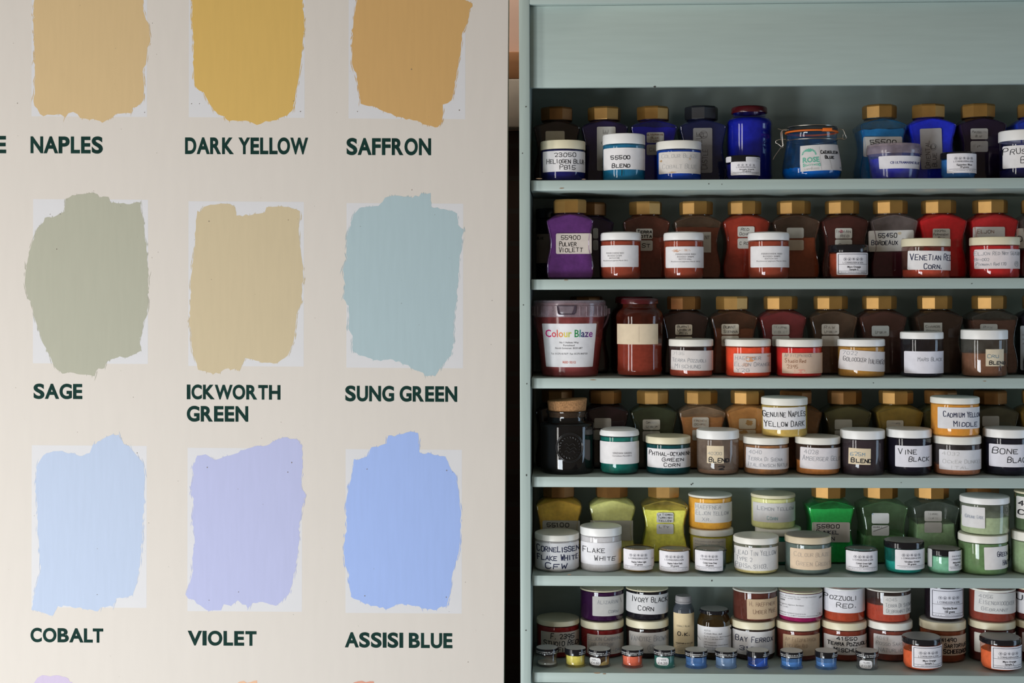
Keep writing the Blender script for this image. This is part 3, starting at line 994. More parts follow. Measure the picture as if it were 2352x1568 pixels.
def tin_jar(label, sh, l, r, t, tb, lidl, lidr, col, labs, Yf, fill=None, dust=.3, k=1.5, shoulder=20, body_t=None):
    uc = (l + r) / 2
    R = (r - l) / 2 * px(Yf + .035)
    Y = Yf + R
    zb = ZS[sh - 1]
    x = unp(uc, (t + 860) / 2 if sh == 3 else t + 80, Y).x
    zt = unp(uc, t, Y - R * .8).z - zb; zl = unp(uc, tb, Y - R * .8).z - zb
    Rl = (lidr - lidl) / 2 * px(Y)
    root = thing('glass_jar', label, 'jar', (x, Y, zb + .0001), group='red-lidded round glass jars')
    c = SP(col, k)
    zs = zl - .008 - shoulder * px(Y)
    prof = [(0, .002), (R * .86, 0), (R * .95, .003), (R, .010), (R * .985, .018), (R * .985, zs - .002), (R, zs + .002), (R * .985, zs + (zl - zs) * .28), (R * .92, zs + (zl - zs) * .48), (R * .84, zs + (zl - zs) * .60), (Rl * .95, zl - .007), (Rl * .9, zl - .005), (Rl * .9, zl + .004)]
    zf = zl - .008 if fill is None else unp(uc, fill, Y - R).z - zb
    bm = bmesh.new(); lathe(bm, prof, 48)
    tn = tuple(.84 + .16 * v / max(c[:3]) for v in c[:3]) + (1,)
    finish('jar_body', bm, glass(tn, S(*col, k * .6), dust, zf=None if fill is None else zf), root, sharp=60)
    pf = [(max(0, a - .002), max(b, .003)) for a, b in prof if b < zf]
    pf += [(pf[-1][0] if fill else Rl * .85, zf), (0, zf + .002)]
    bm = bmesh.new(); lathe(bm, pf, 40)
    finish('pigment', bm, pigment_mat(c), root, sharp=60)
    bm = bmesh.new()
    lathe(bm, [(Rl * .92, zl + .0005), (Rl * .985, zl), (Rl, zl + .0012), (Rl * .985, zl + .003), (Rl * .985, zt - .003), (Rl * .95, zt - .0008), (Rl * .90, zt), (Rl * .84, zt - .0012), (0, zt - .0012)], 48)
    finish('lid', bm, REDMETAL, root)
    labels_round(root, labs, lambda z: R * .985, uc, Y, zb)
    return root


tin_jar('tall round jar of ultramarine powder with a dark red tin lid', 1, 1669, 1773, 241, 256, 1680, 1762, (18, 32, 150), [], .07, shoulder=16, dust=.15)
POTK = 1.25


def pot(label, sh, l, r, t, lb, col, box_, n1, n2, framed=False, fill=None, on=None, Yf=.024, extra=(), dust=.2, tilt=0, lid='black', top=DUSTSHEEN, clear=False, lipk=.965, slope=0.0):
    labs = [dict(b=box_, it=lambda w_, h_: trade_items(w_, h_, n1, n2, framed), tilt=tilt, p=(.80, .78, .82, 1))] + list(extra)
    return pjar(label, sh, l, r, t, lb, col, labs, lid, Yf, fill, dust, on, POTK, 'pigment_pot', G_POT, lipk, top=top, cat='pot', rnd_b=.0075, clear=clear, slope=slope)


pot('small black-lidded pot of smalt blue with a printed label, in front of the red-lidded jar', 1, 1667, 1745, 355, 372, (24, 28, 92), (1676, 371, 1744, 402), 'Smalt Dark', '50 grams', extra=[dict(b=(1667, 358, 1677, 371), p=(.7, .68, .7, 1)), dict(b=(1708, 360, 1745, 371), it=[LN(.75, .3, .95, .3, 2, GREY)], p=(.7, .68, .7, 1))])
pot('small black-lidded pot of Egyptian blue at the front of the top shelf', 1, 2161, 2240, 347, 362, (44, 112, 170), (2169, 352, 2239, 397), 'Egyptian Blue', '50 grams')
pjar('white-lidded jar of navy pigment reading PRUSSIAN BLUE', 1, 2296, 2400, 296, 321, (22, 22, 62), [dict(b=(2299, 333, 2398, 385), it=[H('PRUSSIAN', .0, .80, .26, .3), H('BLUE', .30, .75, .68, .3)])], 'white', dust=.15, fill=388)


def clip_jar():
    l, r = 1797, 1930
    uc = 1864
    Y = .024 + (r - l) / 2 * px(.06)
    zb = ZS[0]
    R = (r - l) / 2 * px(Y)
    x = unp(uc, 350, Y).x
    Z = lambda v: unp(uc, v, Y - R).z - zb
    root = thing('clip_top_jar', 'clip-top preserving jar with orange rubber seal, part filled with cerulean blue', 'jar', (x, Y, zb + .0001))
    zn, zs, zt = Z(316), Z(301), Z(283)
    Rn = 58 * px(Y)
    body = [(0, .002), (R * .88, 0), (R * .96, .004), (R, .014), (R * .99, .024), (R * .93, zn * .62), (Rn * 1.0, zn * .86), (Rn * .96, zn), (Rn * .97, zn + .004), (Rn * .97, zs - .003), (Rn * 1.0, zs)]
    c = S(0, 104, 190, 1.5)
    bm = bmesh.new(); lathe(bm, body, 56)
    finish('jar_body', bm, glass((.80, .90, .98, 1), S(20, 80, 140, .9), .22), root, sharp=60)
    bm = bmesh.new()
    zf = Z(386)
    rg = lathe(bm, [(0, .004), (R * .84, .004), (R * .93, .008), (R * .965, .014), (R * .955, zf), (R * .6, zf + .001), (0, zf)], 56)
    for ring in rg[4:]:
        for v in ring:
            v.co.z += -.05 * v.co.x + rnd.uniform(-.001, .001)
    finish('pigment', bm, pigment_mat(c), root, sharp=60)
    bm = bmesh.new()
    lathe(bm, [(Rn * .98, zs + .001), (Rn * 1.03, zs + .0014), (Rn * 1.04, zs + .0024), (Rn * 1.02, zs + .0036), (Rn * .97, zs + .004)], 56)
    box(bm, Rn * .25, Rn * .62, -Rn * 1.02, -Rn * .78, zs + .0005, zs + .0055, .001)
    finish('rubber_seal', bm, RUBBER, root)
    bm = bmesh.new()
    lathe(bm, [(Rn * .96, zs + .004), (Rn * 1.01, zs + .0045), (Rn * 1.01, zs + .008), (Rn * .93, zs + .0095), (Rn * .90, zt - .003), (Rn * .91, zt - .001), (Rn * .88, zt), (Rn * .3, zt - .003), (0, zt - .003)], 56)
    finish('lid', bm, glass((.62, .66, .68, 1), (.06, .07, .08, 1), .3), root, sharp=50)
    bm = bmesh.new()
    cir = lambda rr, z: [(rr * math.sin(a * math.pi / 24), -rr * math.cos(a * math.pi / 24), z) for a in range(48)]
    tube(bm, cir(Rn * .985, zn - .0005), .0008, closed=True)
    tube(bm, cir(Rn * .955, zs + .0105), .0008, closed=True)
    k = px(Y)
    pt = lambda u, v, y=0.0: ((u - uc) * k, y, unp(uc, v, Y).z - zb)
    for yy in (-.006, .006):
        tube(bm, [pt(1808, 298, yy), pt(1798, 298, yy), pt(1796, 304, yy), pt(1797, 320, yy), pt(1799, 334, yy * .6), pt(1796, 337, yy * .4)], .0008)
    tube(bm, [pt(1788, 295), pt(1797, 298), pt(1808, 296)], .0008)
    tube(bm, [pt(1806, 320), pt(1790, 320), pt(1783, 323), pt(1783, 327), pt(1790, 331), pt(1795, 336)], .0009)
    tube(bm, [pt(1802, 331), pt(1799, 339), pt(1794, 339), pt(1785, 352), pt(1779, 361), pt(1777, 366)], .0009)
    tube(bm, [pt(1918, 296), pt(1936, 298), pt(1943, 317), pt(1940, 321), pt(1934, 321), pt(1935, 309)], .0009)
    tube(bm, [pt(1922, 319), pt(1930, 318), pt(1938, 321)], .0012)
    finish('wire_clip', bm, WIRE, root, sharp=60)
    GR = (.16, .50, .38, 1)
    bush = []
    for i in range(26):
        a = math.pi * i / 25
        rr = (1.0 if i % 2 else .88)
        bush.append((.20 + math.cos(a) * .175 * rr, .385 - math.sin(a) * .27 * rr))
    it = [('poly', bush, GR), P('ROSE', .055, .42, .56, .20, GR, .035), ('poly', [(.06, .70), (.43, .70), (.43, .83), (.06, .83)], GR),
          P('OF JERICHO', .075, .415, .765, .085, (.75, .78, .76, 1), .01), LN(.445, .08, .445, .97, .5, FAINT), H('CAERULEUM', .47, .93, .30, .13, 2.0), H('BLUE', .56, .78, .50, .13, 2.2),
          DS(.07, .4, .90, .02, FAINT), DS(.07, .4, .94, .02, FAINT), LN(.66, .50, .69, .95, .7, FAINT), LN(.24, .84, .23, .97, .5, FAINT), P('70', .90, .96, .90, .05, (.1, .3, .3, 1))]

    def Rf(z):
        for (a, za), (b, zb_) in zip(body[1:], body[2:]):
            if za <= z <= zb_:
                return a + (b - a) * (z - za) / max(1e-6, zb_ - za)
        return R
    labels_round(root, [dict(b=(1829, 332, 1926, 392), it=it, tilt=3.0, p=(.72, .70, .70, 1), rad=0)], Rf, uc, Y, zb, .0007)


clip_jar()


def tub(label, sh, rl, rr, t, rb, bl, br, col, labs, Yf, fill, kind='plastic_tub', frost=.25, ribs=0, handle=False, cat='tub', k=1.3):
    uc = (rl + rr) / 2
    Rr = (rr - rl) / 2 * px(Yf + .045)
    Y = Yf + Rr
    Rr = (rr - rl) / 2 * px(Y)
    zb = ZS[sh - 1]
    ucb = (bl + br) / 2
    Rb = (br - bl) / 2 * px(Y)
    x = unp(uc, (t + rb) / 2 + 60, Y).x
    root = thing(kind, label, cat, (x, Y, zb + .0001))
    zt = unp(uc, t, Y + Rr if t > CV else Y - Rr).z - zb
    zr = unp(uc, rb, Y - Rr).z - zb
    Ru = Rr * .955
    c = SP(col, k)
    bm = bmesh.new(); lathe(bm, [(0, .0015), (Rb - .002, 0), (Rb, .002), (Ru, zr), (Ru, zt - .004)], 56)
    finish('tub_body', bm, glass((.82, .78, .82, 1), S(*col, k * 1.15) if kind == 'bucket' else S(120, 130, 200, .9), frost, .12, 1.45), root)
    zf = unp(uc, fill, Y - Rb).z - zb
    Rz = lambda z: Rb + (Ru - Rb) * min(1, z / zr)
    bm = bmesh.new()
    rg = lathe(bm, [(0, .003), (Rb - .003, .003), (Rz(zf) - .0016, zf), (Rz(zf) * .55, zf + .002), (0, zf + .001)], 48)
    for ring in rg[2:]:
        for v in ring:
            v.co.z += rnd.uniform(-.0015, .0012)
    finish('pigment', bm, pigment_mat(c), root)
    bm = bmesh.new()
    zm = zr + (zt - zr) * .66
    lathe(bm, [(Ru + .0006, zr), (Rr * .99, zr - .001), (Rr, zr), (Rr * 1.0, zm), (Rr * .985, zm + .001), (Rr * .985, zt - .003), (Rr * .965, zt - .0005), (Rr * .93, zt), (Rr * .91, zt - .003), (0, zt - .003)], 64)
    if ribs:
        for i in range(ribs):
            a = 2 * math.pi * (i + .5) / ribs
            if abs(math.atan2(math.sin(a + .08), math.cos(a + .08))) < .30:
                continue
            for q in (0,):
                p = Vector((math.sin(a), -math.cos(a), 0)); s_ = Vector((math.cos(a), math.sin(a), 0))
                vs = [bm.verts.new(p * (Rr + o) + s_ * e + Vector((0, 0, z))) for z in (zr + .001, zm - .001) for o, e in ((-.0002, -.0007), (.0012, -.0003), (.0012, .0003), (-.0002, .0007))]
                for f in ((0, 1, 5, 4), (1, 2, 6, 5), (2, 3, 7, 6), (4, 5, 6, 7)):
                    bm.faces.new([vs[j] for j in f])
    finish('lid', bm, glass((.86, .82, .84, 1), S(190, 175, 185, .8), .42, .14, 1.45), root)
    if handle:
        bm = bmesh.new()
        an = lambda d: (Rr + .001) * math.sin(d)
        tab = [(-.34, zm), (.17, zm), (.145, zr + .006), (.11, zr + .0035), (-.28, zr + .0035), (-.31, zr + .006)]
        def pos(a, z, o):
            return ((Rr + o) * math.sin(a), -(Rr + o) * math.cos(a), z)
        n = len(tab)
        top = [bm.verts.new(pos(a, z, .0006)) for a, z in tab]
        bm.faces.new(top)
        rim = []
        for i in range(n):
            (a0, z0), (a1, z1) = tab[i], tab[(i + 1) % n]
            for s in range(5):
                t_ = s / 5
                rim.append(pos(a0 + (a1 - a0) * t_, z0 + (z1 - z0) * t_, .0012))
        tube(bm, rim, .0007, closed=True)
        finish('tear_tab', bm, glass((.55, .52, .56, 1), S(110, 100, 115, .8), .45, .15, 1.45), root, label='grey tear tab in the rim')
        bm = bmesh.new()
        pts = []
        for i in range(25):
            a = math.pi * i / 24
            pts.append((max(-Rr * .97, math.cos(a) * (Rr + .004)), .012 + .012 * math.sin(a), zr + .010 - math.sin(a) * .055))
        tube(bm, pts, .0016)
        box(bm, Rr - .001, Rr + .006, .005, .015, zr + .003, zr + .012, .001)
        finish('handle', bm, plain('translucent_handle', S(150, 125, 135, .8), .4), root)
    labels_round(root, labs, lambda z: Rz(z), uc, Y, zb, .0006)
    return root


tub('clear plastic tub of vivid ultramarine with a frosted snap lid and typed label', 1, 1992, 2115, 327, 349, 2000, 2104, (20, 22, 196), [dict(b=(2011, 358, 2109, 387), it=[P('CB ULTRAMARINE BLUE', .22, .94, .53, .19, (.03, .04, .2, 1), .02)], p=(.74, .72, .76, 1))], .022, 362)

# ------------------------------------------------------------------ second shelf: violets and reds
coffee('gold-capped jar of violet powder reading 55900 PULVER VIOLETT', 2, 1309, (86, 44, 100), [dict(b=(1277, 536, 1359, 583), it=[H('55900', .15, .68, .2, .24), H('PULVER', .10, .57, .52, .24), H('VIOLETT', .08, .75, .80, .26)], p=(.62, .55, .50, 1))], Y=.062, rot=28, k=1.6, dust=.15)
coffee('gold-capped jar of dark purple powder half hidden behind the violet jar', 2, 1356, (42, 24, 56), L2(1362, 524, 1374, 551, 24, p=PAPG), rot=14, cap=DARKGOLD, Y=.135, dust=.4)
pjar('small dark jar with a scribbled label, hidden in the corner behind the violet jar', 2, 1230, 1298, 478, 500, (26, 18, 30), [dict(b=(1231, 537, 1262, 604), it=[H('BLUE', .1, .6, .14, .1, 1.2)], p=(.35, .3, .26, 1))], 'black', Y=.155, dust=.3)
coffee('gold-capped jar of brown red earth reading TERRA COTTA', 2, 1483, (92, 44, 30), L2(1461, 525, 1499, 552, 24, [H('TERRA', .1, .95, .3, .32, 2.0), H('COTTA', .1, .95, .74, .32, 2.0)], [H('ST', .35, .85, .5, .4, 1.8)]), rot=10, fill=545, dust=.5)
coffee('gold-capped jar of dark red brown earth with a torn paper label ending NT', 2, 1599, (88, 46, 28), [dict(b=(1570, 533, 1633, 580), it=[H('PIGMENT', .35, .95, .26, .2, 1.1, PEN)], p=PAPG, rad=0)], rot=33, fill=522, dust=.35, dcol=(110, 84, 62))
coffee('gold-capped jar of rust red powder reading RED OCHRE', 2, 1710, (128, 42, 22), L2(1694, 520, 1733, 547, 24, [H('RED', .2, .68, .28, .28, 1.1, PEN), H('OCHRE', .12, .85, .72, .28, 1.1, PEN)], [H('C ROSS', .12, .9, .5, .3, 1.1, PEN)]), rot=31, dust=.2)
coffee('gold-capped jar of orange brown powder with two blank stickers, second shelf', 2, 1823, (112, 54, 22), L2(1807, 523, 1846, 551, 24, [], [], p=PAPG, p2=(.55, .45, .34, 1)), rot=30, fill=546, dust=.35, dcol=(98, 72, 56))
coffee('gold-capped jar of dark maroon powder reading INDIAN RED', 2, 1934, (62, 32, 28), L2(1918, 524, 1957, 550, 24, [BLOT(.35, .3, .12, .2, (.6, .25, .28, 1)), H('INDIAN', .08, .92, .33, .3, 1.0, PEN), H('RED', .32, .82, .75, .28, 1.0, PEN)], [H('CAC', .2, .75, .6, .35, 1.0, PEN)]), rot=30, dust=.3)
coffee('gold-capped jar of wine red powder reading 55450 BORDEAUX', 2, 2045, (62, 18, 34), [dict(b=(1996, 529, 2099, 577), it=[H('55450', .21, .62, .24, .24, 2.0, NAVY), H('BORDEAUX', .06, .64, .58, .24, 2.0, NAVY), H('R', .73, .82, .55, .24, 2.0, NAVY), BLOT(.68, .15, .05, .08, (.6, .5, .36, 1))], tilt=1, p=(.66, .64, .62, 1))], rot=31, fill=578, dust=.45, dcol=(110, 98, 96))
coffee('gold-capped jar of bright red powder reading 2329A PERMANENT RED', 2, 2156, (176, 8, 22), L2(2142, 525, 2182, 552, 25, [H('2329A', .08, .75, .22, .22, .9, PEN), H('PERMANENT', .05, .92, .55, .2, .9, PEN), H('RED', .3, .7, .85, .2, .9, PEN)], n=1), rot=29, dust=.12, k=1.9)
coffee('gold-capped jar of crimson powder with a wide sticker, behind the red jar reading NRY', 2, 2274, (150, 18, 26), [dict(b=(2235, 521, 2308, 570), it=[H('ELJON', .13, .66, .22, .2, 1.1, RUST)], p=(.64, .60, .58, 1), rad=.002)], rot=33, fill=500, dust=.4)
coffee('gold-capped jar of dull maroon powder cut by the frame on the second shelf', 2, 2384, (80, 26, 34), [dict(b=(2337, 524, 2420, 570), it=[H('D', .02, .14, .55, .3, 2.2), H('ARK', .18, .6, .55, .3, 2.2)], p=(.66, .63, .58, 1))], rot=10, fill=575, dust=.4, dcol=(110, 98, 96))
for l_, r_, b_, n_, bt, ds in ((1379, 1473, (1380, 563, 1465, 613), 'ROSSO 212M', 'BATCH 448', 'first white-lidded jar of brick red pigment, printed label reading ROSSO 212M'),
                               (1524, 1616, (1528, 566, 1615, 615), 'ROSSO 206M', 'BATCH 606a', 'white-lidded jar of brick red pigment, smudged printed label reading ROSSO 206M'),
                               (1718, 1812, (1722, 565, 1812, 614), 'ROSSO 208M', 'BATCH 501', 'white-lidded jar of orange red pigment, printed label reading ROSSO 208M')):
    sh_ = (.0 if l_ < 1400 else .10)
    it = [P('FERROXIDE RED', .14 + sh_, .60 + sh_ * 1.6, .36, .075, PEN), P(n_, .18 + sh_, .54 + sh_ * 1.6, .48, .075, PEN), P(bt, .22 + sh_, .48 + sh_ * 1.6, .59, .065, PEN), P('Rockwood pigment March 2012', .07 + sh_ * .6, .70 + sh_ * 1.8, .70, .06, PEN)]
    if 1500 < l_ < 1600:
        it.insert(0, BLOT(.25, .2, .12, .07, (.62, .36, .25, 1))); it.insert(0, BLOT(.5, .18, .15, .06, (.66, .5, .42, 1)))
    pjar(ds.replace('first ', ''), 2, l_, r_, 532, 551, (156, 68, 42), [dict(b=b_, it=it)], 'white', dust=.35, rnd_b=.006, dome=.0012, bev=.004)
pot('black-lidded pot of orange earth with a framed label reading Sample 3', 2, 1904, 1993, 561, 579, (150, 66, 36), (1916, 580, 1988, 631), 'Mars Orange', 'Sample 3.', True)
pjar('cream-lidded jar, orange red at the bottom, reading VENETIAN RED CORN', 2, 2072, 2181, 546, 565, (176, 72, 46), [dict(b=(2079, 576, 2181, 620), it=[H('VENETIAN RED', .04, .98, .33, .36, 2.0, NAVY), H('CORN.', .30, .70, .82, .28, 2.2, NAVY)], tilt=-1)], 'cream', fill=619, dust=.32, dcol=(120, 84, 72))
pjar('cream-lidded jar of scarlet pigment with a pale pencilled label reading NRY 170', 2, 2229, 2339, 543, 562, (190, 26, 28), [dict(b=(2233, 572, 2337, 617), it=[H('ELJON RED NRY 56158F', .0, .97, .22, .2, 1.1, GREY), H('BI-002', .0, .24, .53, .16, 1.1, GREY), H('Pigment Red 170', .02, .58, .76, .18, 1.1, GREY), ('ring', .84, .75, .0042, .0005, GREY), H('R', .81, .87, .75, .14, 1.0, GREY)], p=(.76, .69, .70, 1))], 'cream', dust=.35)

# ------------------------------------------------------------------ third shelf: earth reds and browns
IT = [P('No 1 Halletts Way', .31, .68, .43, .042), P('Portishead', .38, .60, .495, .042), P('North Somerset  BS20 6BT', .22, .76, .56, .042), P('Tel: 01275 817677  Fax: 01275 843733', .13, .86, .69, .042), P('RED S212', .36, .63, .885, .05, (.55, .08, .03, 1), .02)]
ck = [('C', 'C', (.62, .0, .16, 1)), ('Co', 'o', (.70, .05, .08, 1)), ('Col', 'l', (.74, .10, .05, 1)), ('Colo', 'o', (.76, .25, .05, 1)), ('Colou', 'u', (.76, .62, .06, 1)), ('Colour', 'r', (.50, .55, .06, 1)),
      ('Colour B', 'B', (.02, .26, .08, 1)), ('Colour Bl', 'l', (.02, .24, .22, 1)), ('Colour Bla', 'a', (.02, .03, .14, 1)), ('Colour Blaz', 'z', (.09, .02, .16, 1)), ('Colour Blaze', 'e', (.26, .02, .28, 1))]
WT = glyphs('Colour Blaze', .012)[2]
for pre, chh, c_ in ck:
    wp, wc = glyphs(pre, .012)[2], glyphs(chh, .012)[2]
    IT.append(P(chh, .05 + .89 * (wp - wc) / WT, .05 + .89 * wp / WT, .22, .175, c_, .012))
tub('big translucent bucket of brick red pigment with a rainbow-lettered paper label', 3, 1224, 1393, 688.6, 727, 1244, 1373, (126, 60, 60), [dict(b=(1250, 743, 1365, 843), it=IT, p=(.80, .79, .81, 1), rad=.001)], .020, 780, 'bucket', .45, 34, True, 'bucket', 1.7)
coffee('gold-capped jar hidden behind the translucent bucket', 3, 1347, (40, 22, 22), [], cap=DARKGOLD, Y=.16, rot=8)
tin_jar('round jar of brick red powder with a dark red lid and blank cream label', 3, 1415, 1523, 685, 698, 1427, 1513, (136, 56, 36), [dict(b=(1417, 744, 1509, 791), it=[LN(.52, .1, .52, .9, .4, (.5, .4, .3, 1))], p=(.70, .58, .42, 1), rad=0)], .030, 790, .22, 1.0, 22)
tin_jar('second red-lidded round jar, standing right behind the one with the blank cream label', 3, 1402, 1512, 681, 696, 1413, 1501, (60, 24, 20), [], .112, None, .3, 1.2, 22)
coffee('gold-capped jar of black brown powder reading BURNT UMBER RED', 3, 1571, (46, 32, 28), L2(1551, 745, 1590, 773, 24, [H('BURNT', .12, .82, .22, .24, 1.1, PEN), H('UMBER', .14, .9, .53, .24, 1.1, PEN), H('RED', .25, .72, .83, .22, 1.1, PEN)], [], p=(.62, .54, .42, 1)), rot=36, cap=DARKGOLD)
coffee('gold-capped jar of dark brown powder reading BURNT SIENNA', 3, 1682, (82, 48, 28), L2(1657, 744, 1697, 771, 24, [H('BURNT', .12, .82, .3, .28, 1.1, PEN), H('SIENNA', .14, .92, .72, .28, 1.1, PEN)], [H('C R', .1, .6, .5, .35, 1.1, PEN)], p=(.62, .56, .46, 1)), rot=10, fill=755, dust=.4)
coffee('gold-capped jar of dusky maroon powder with two pale stickers', 3, 1793, (96, 38, 40), L2(1773, 745, 1813, 771, 24, [H('MARS', .12, .85, .3, .25, .8, FAINT), H('VIOLET', .1, .9, .72, .25, .8, FAINT)], []), rot=32, dust=.25)
coffee('gold-capped jar of olive brown powder reading RAW UMBER', 3, 1908, (84, 62, 46), L2(1887, 744, 1927, 771, 24, [H('RAW', .14, .75, .33, .3, .9, MUD), H('UMBER', .15, .88, .75, .25, .8, FAINT)], [], p=(.64, .60, .54, 1)), rot=30, fill=790, dust=.45)
coffee('gold-capped jar of dark brown powder with one pale blue-grey sticker', 3, 2020, (62, 40, 34), L2(2002, 748, 2042, 771, 24, [H('UMBER', .2, .85, .62, .25, .8, FAINT)], n=1, p=(.60, .64, .64, 1)), rot=30, dust=.3)
coffee('gold-capped jar of near-black powder behind the jar reading MARS BLACK', 3, 2147, (56, 42, 34), [dict(b=(2122, 741, 2164, 775), it=[H('CHARDS', .1, .88, .26, .18, .9, MUD), H('BROWN', .12, .88, .56, .18, .9, MUD)], p=(.60, .60, .56, 1), rad=0)], rot=31, dust=.35)
coffee('gold-capped jar of mid brown powder behind the clear jar reading CRU BLEND', 3, 2272, (78, 56, 46), L2(2251, 744, 2291, 771, 24, [H('RAW', .2, .7, .3, .25, .8, FAINT)], n=1), rot=35, fill=735, dust=.4, dcol=(70, 66, 60))
coffee('gold-capped jar of blue-black powder cut by the frame on the third shelf', 3, 2388, (28, 24, 34), [dict(b=(2345, 748, 2420, 850), it=[DS(.05, .5, .2, .04), DS(.05, .5, .3, .04), DS(.05, .5, .4, .04)], p=(.5, .56, .64, 1))], rot=12)
pjar('off-white-lidded jar of brown red pigment with faint label reading TERRA POZZUOLI MISCHUNG', 3, 1536, 1638, 776, 796, (160, 74, 50), [dict(b=(1540, 805, 1637, 851), it=[H('7135', .04, .28, .16, .18, .9, FAINT), H('TERRA POZZUOLI', .03, .80, .50, .20, 1.0, GREY), H('MISCHUNG', .09, .66, .80, .22, 1.0, GREY)], tilt=-1, p=(.72, .68, .66, 1))], OFFW, fill=849, dust=.32, dcol=(84, 66, 62))
pjar('off-white-lidded jar of vivid orange pigment with a smeared label reading ELJON ORANGE'.replace('ELJON ORANGE', 'Y2G'), 3, 1666, 1770, 776, 796, (232, 76, 16), [dict(b=(1681, 812, 1770, 856), it=[BLOT(.42, .28, .22, .16, (.72, .34, .16, 1)), BLOT(.3, .6, .1, .1, (.70, .46, .36, 1)), BLOT(.9, .14, .06, .06, (.6, .4, .3, 1)), H('HAEFFNER', .04, .68, .24, .22, 1.1, GREY), H('ELJON ORANGE', .02, .97, .57, .22, 1.1, GREY), H('Y2G', .06, .38, .87, .2, 1.1, GREY)], p=(.74, .64, .60, 1))], OFFW, dust=.25, k=1.25)
pjar('off-white-lidded jar of fiery red pigment with a beige label reading Studio Red 2395', 3, 1782, 1888, 776, 797, (200, 30, 22), [dict(b=(1792, 811, 1888, 858), it=[BLOT(.4, .9, .16, .12, (.68, .32, .25, 1)), H('AP FITZPATRICK', .05, .67, .12, .18, 1.0, MUD), H('Studio Red', .06, .52, .38, .2, 1.0, RUST), H('2395', .10, .34, .66, .2, 1.0, RUST)], p=(.66, .48, .36, 1))], OFFW, dust=.2)
pjar('white-lidded jar of golden ochre with a crooked label reading GOLDOCKER ITALIENISCH', 3, 1925, 2031, 776, 796, (186, 138, 46), [dict(b=(1926, 806, 2031, 852), it=[H('7022', .04, .30, .15, .2, 1.0, GREY), H('GOLDOCKER', .06, .50, .46, .24, 1.2, PEN), H('ITALIENISCH', .55, .98, .50, .28, 1.2, PEN)], tilt=-3.6, rad=.002, p=(.74, .70, .70, 1))], 'white', dust=.4)
pjar('white-lidded tall jar of black pigment reading MARS BLACK', 3, 2069, 2165, 760, 779, (46, 44, 54), [dict(b=(2073, 807, 2166, 858), it=[H('MARS BLACK', .27, .90, .36, .18, 1.2, GREY)], p=(.76, .75, .82, 1))], 'white', fill=858, dust=.25, dcol=(60, 58, 66), k=1.0)
pjar('white-lidded clear jar of brown powder with a cream sticky note reading CRU BLEND', 3, 2209, 2312, 755, 780, (122, 82, 60), [dict(b=(2249, 802, 2292, 841), it=[H('CRU', .08, .68, .42, .22, 1.2, (.1, .25, .35, 1)), H('BLEND', .18, 1.1, .80, .22, 2.2), ('l', .76, .95, .80, 1.25, 1.8, K)], p=(.72, .62, .46, 1), rad=0)], 'white', fill=812, dust=.3, dcol=(110, 108, 100), tint=(.9, .88, .85, 1))

# ------------------------------------------------------------------ fourth shelf: greens, ochres and blacks
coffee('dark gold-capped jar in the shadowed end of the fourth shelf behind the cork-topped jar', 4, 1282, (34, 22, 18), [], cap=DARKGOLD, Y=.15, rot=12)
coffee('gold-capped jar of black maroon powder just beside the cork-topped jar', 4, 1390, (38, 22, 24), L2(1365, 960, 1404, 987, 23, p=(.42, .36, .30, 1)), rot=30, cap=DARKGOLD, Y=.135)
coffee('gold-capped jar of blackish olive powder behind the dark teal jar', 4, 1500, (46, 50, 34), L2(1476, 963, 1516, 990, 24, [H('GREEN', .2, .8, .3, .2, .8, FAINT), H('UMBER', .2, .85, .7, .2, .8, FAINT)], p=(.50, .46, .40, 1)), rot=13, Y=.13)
coffee('gold-capped jar of orange ochre powder reading FRENCH OCHRE', 4, 1610, (144, 102, 54), L2(1590, 958, 1628, 987, 24, [H('FRENCH', .12, .85, .33, .22, .8, (.4, .25, .15, 1)), H('OCHRE', .12, .8, .68, .22, .8, (.4, .25, .15, 1))], p=(.62, .57, .50, 1)), rot=30, fill=958, dust=.45, dcol=(140, 112, 84), Y=.13)
coffee('gold-capped jar of tan orange powder with two stained stickers', 4, 1717, (168, 124, 64), L2(1697, 961, 1736, 987, 24, [BLOT(.6, .4, .25, .3, (.45, .26, .1, 1))], [BLOT(.3, .2, .3, .2, (.45, .26, .1, 1))], p=(.62, .54, .42, 1)), rot=34, dust=.3, Y=.13)
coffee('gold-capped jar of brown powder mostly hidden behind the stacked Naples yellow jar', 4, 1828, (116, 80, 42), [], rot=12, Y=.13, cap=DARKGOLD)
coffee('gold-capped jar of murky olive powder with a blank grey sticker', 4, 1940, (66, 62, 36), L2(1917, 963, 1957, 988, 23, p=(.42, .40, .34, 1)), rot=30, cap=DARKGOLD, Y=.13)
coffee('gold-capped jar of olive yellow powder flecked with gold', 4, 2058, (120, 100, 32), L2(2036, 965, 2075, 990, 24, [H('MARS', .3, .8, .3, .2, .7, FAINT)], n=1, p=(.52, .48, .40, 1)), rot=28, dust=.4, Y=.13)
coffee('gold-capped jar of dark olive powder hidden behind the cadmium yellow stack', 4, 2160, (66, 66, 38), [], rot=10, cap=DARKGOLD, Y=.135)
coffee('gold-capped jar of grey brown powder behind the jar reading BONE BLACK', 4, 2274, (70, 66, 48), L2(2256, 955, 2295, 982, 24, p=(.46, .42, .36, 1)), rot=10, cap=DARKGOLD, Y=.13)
coffee('gold-capped jar of dull gold powder cut by the frame on the fourth shelf', 4, 2386, (130, 104, 30), [], rot=10, Y=.13)


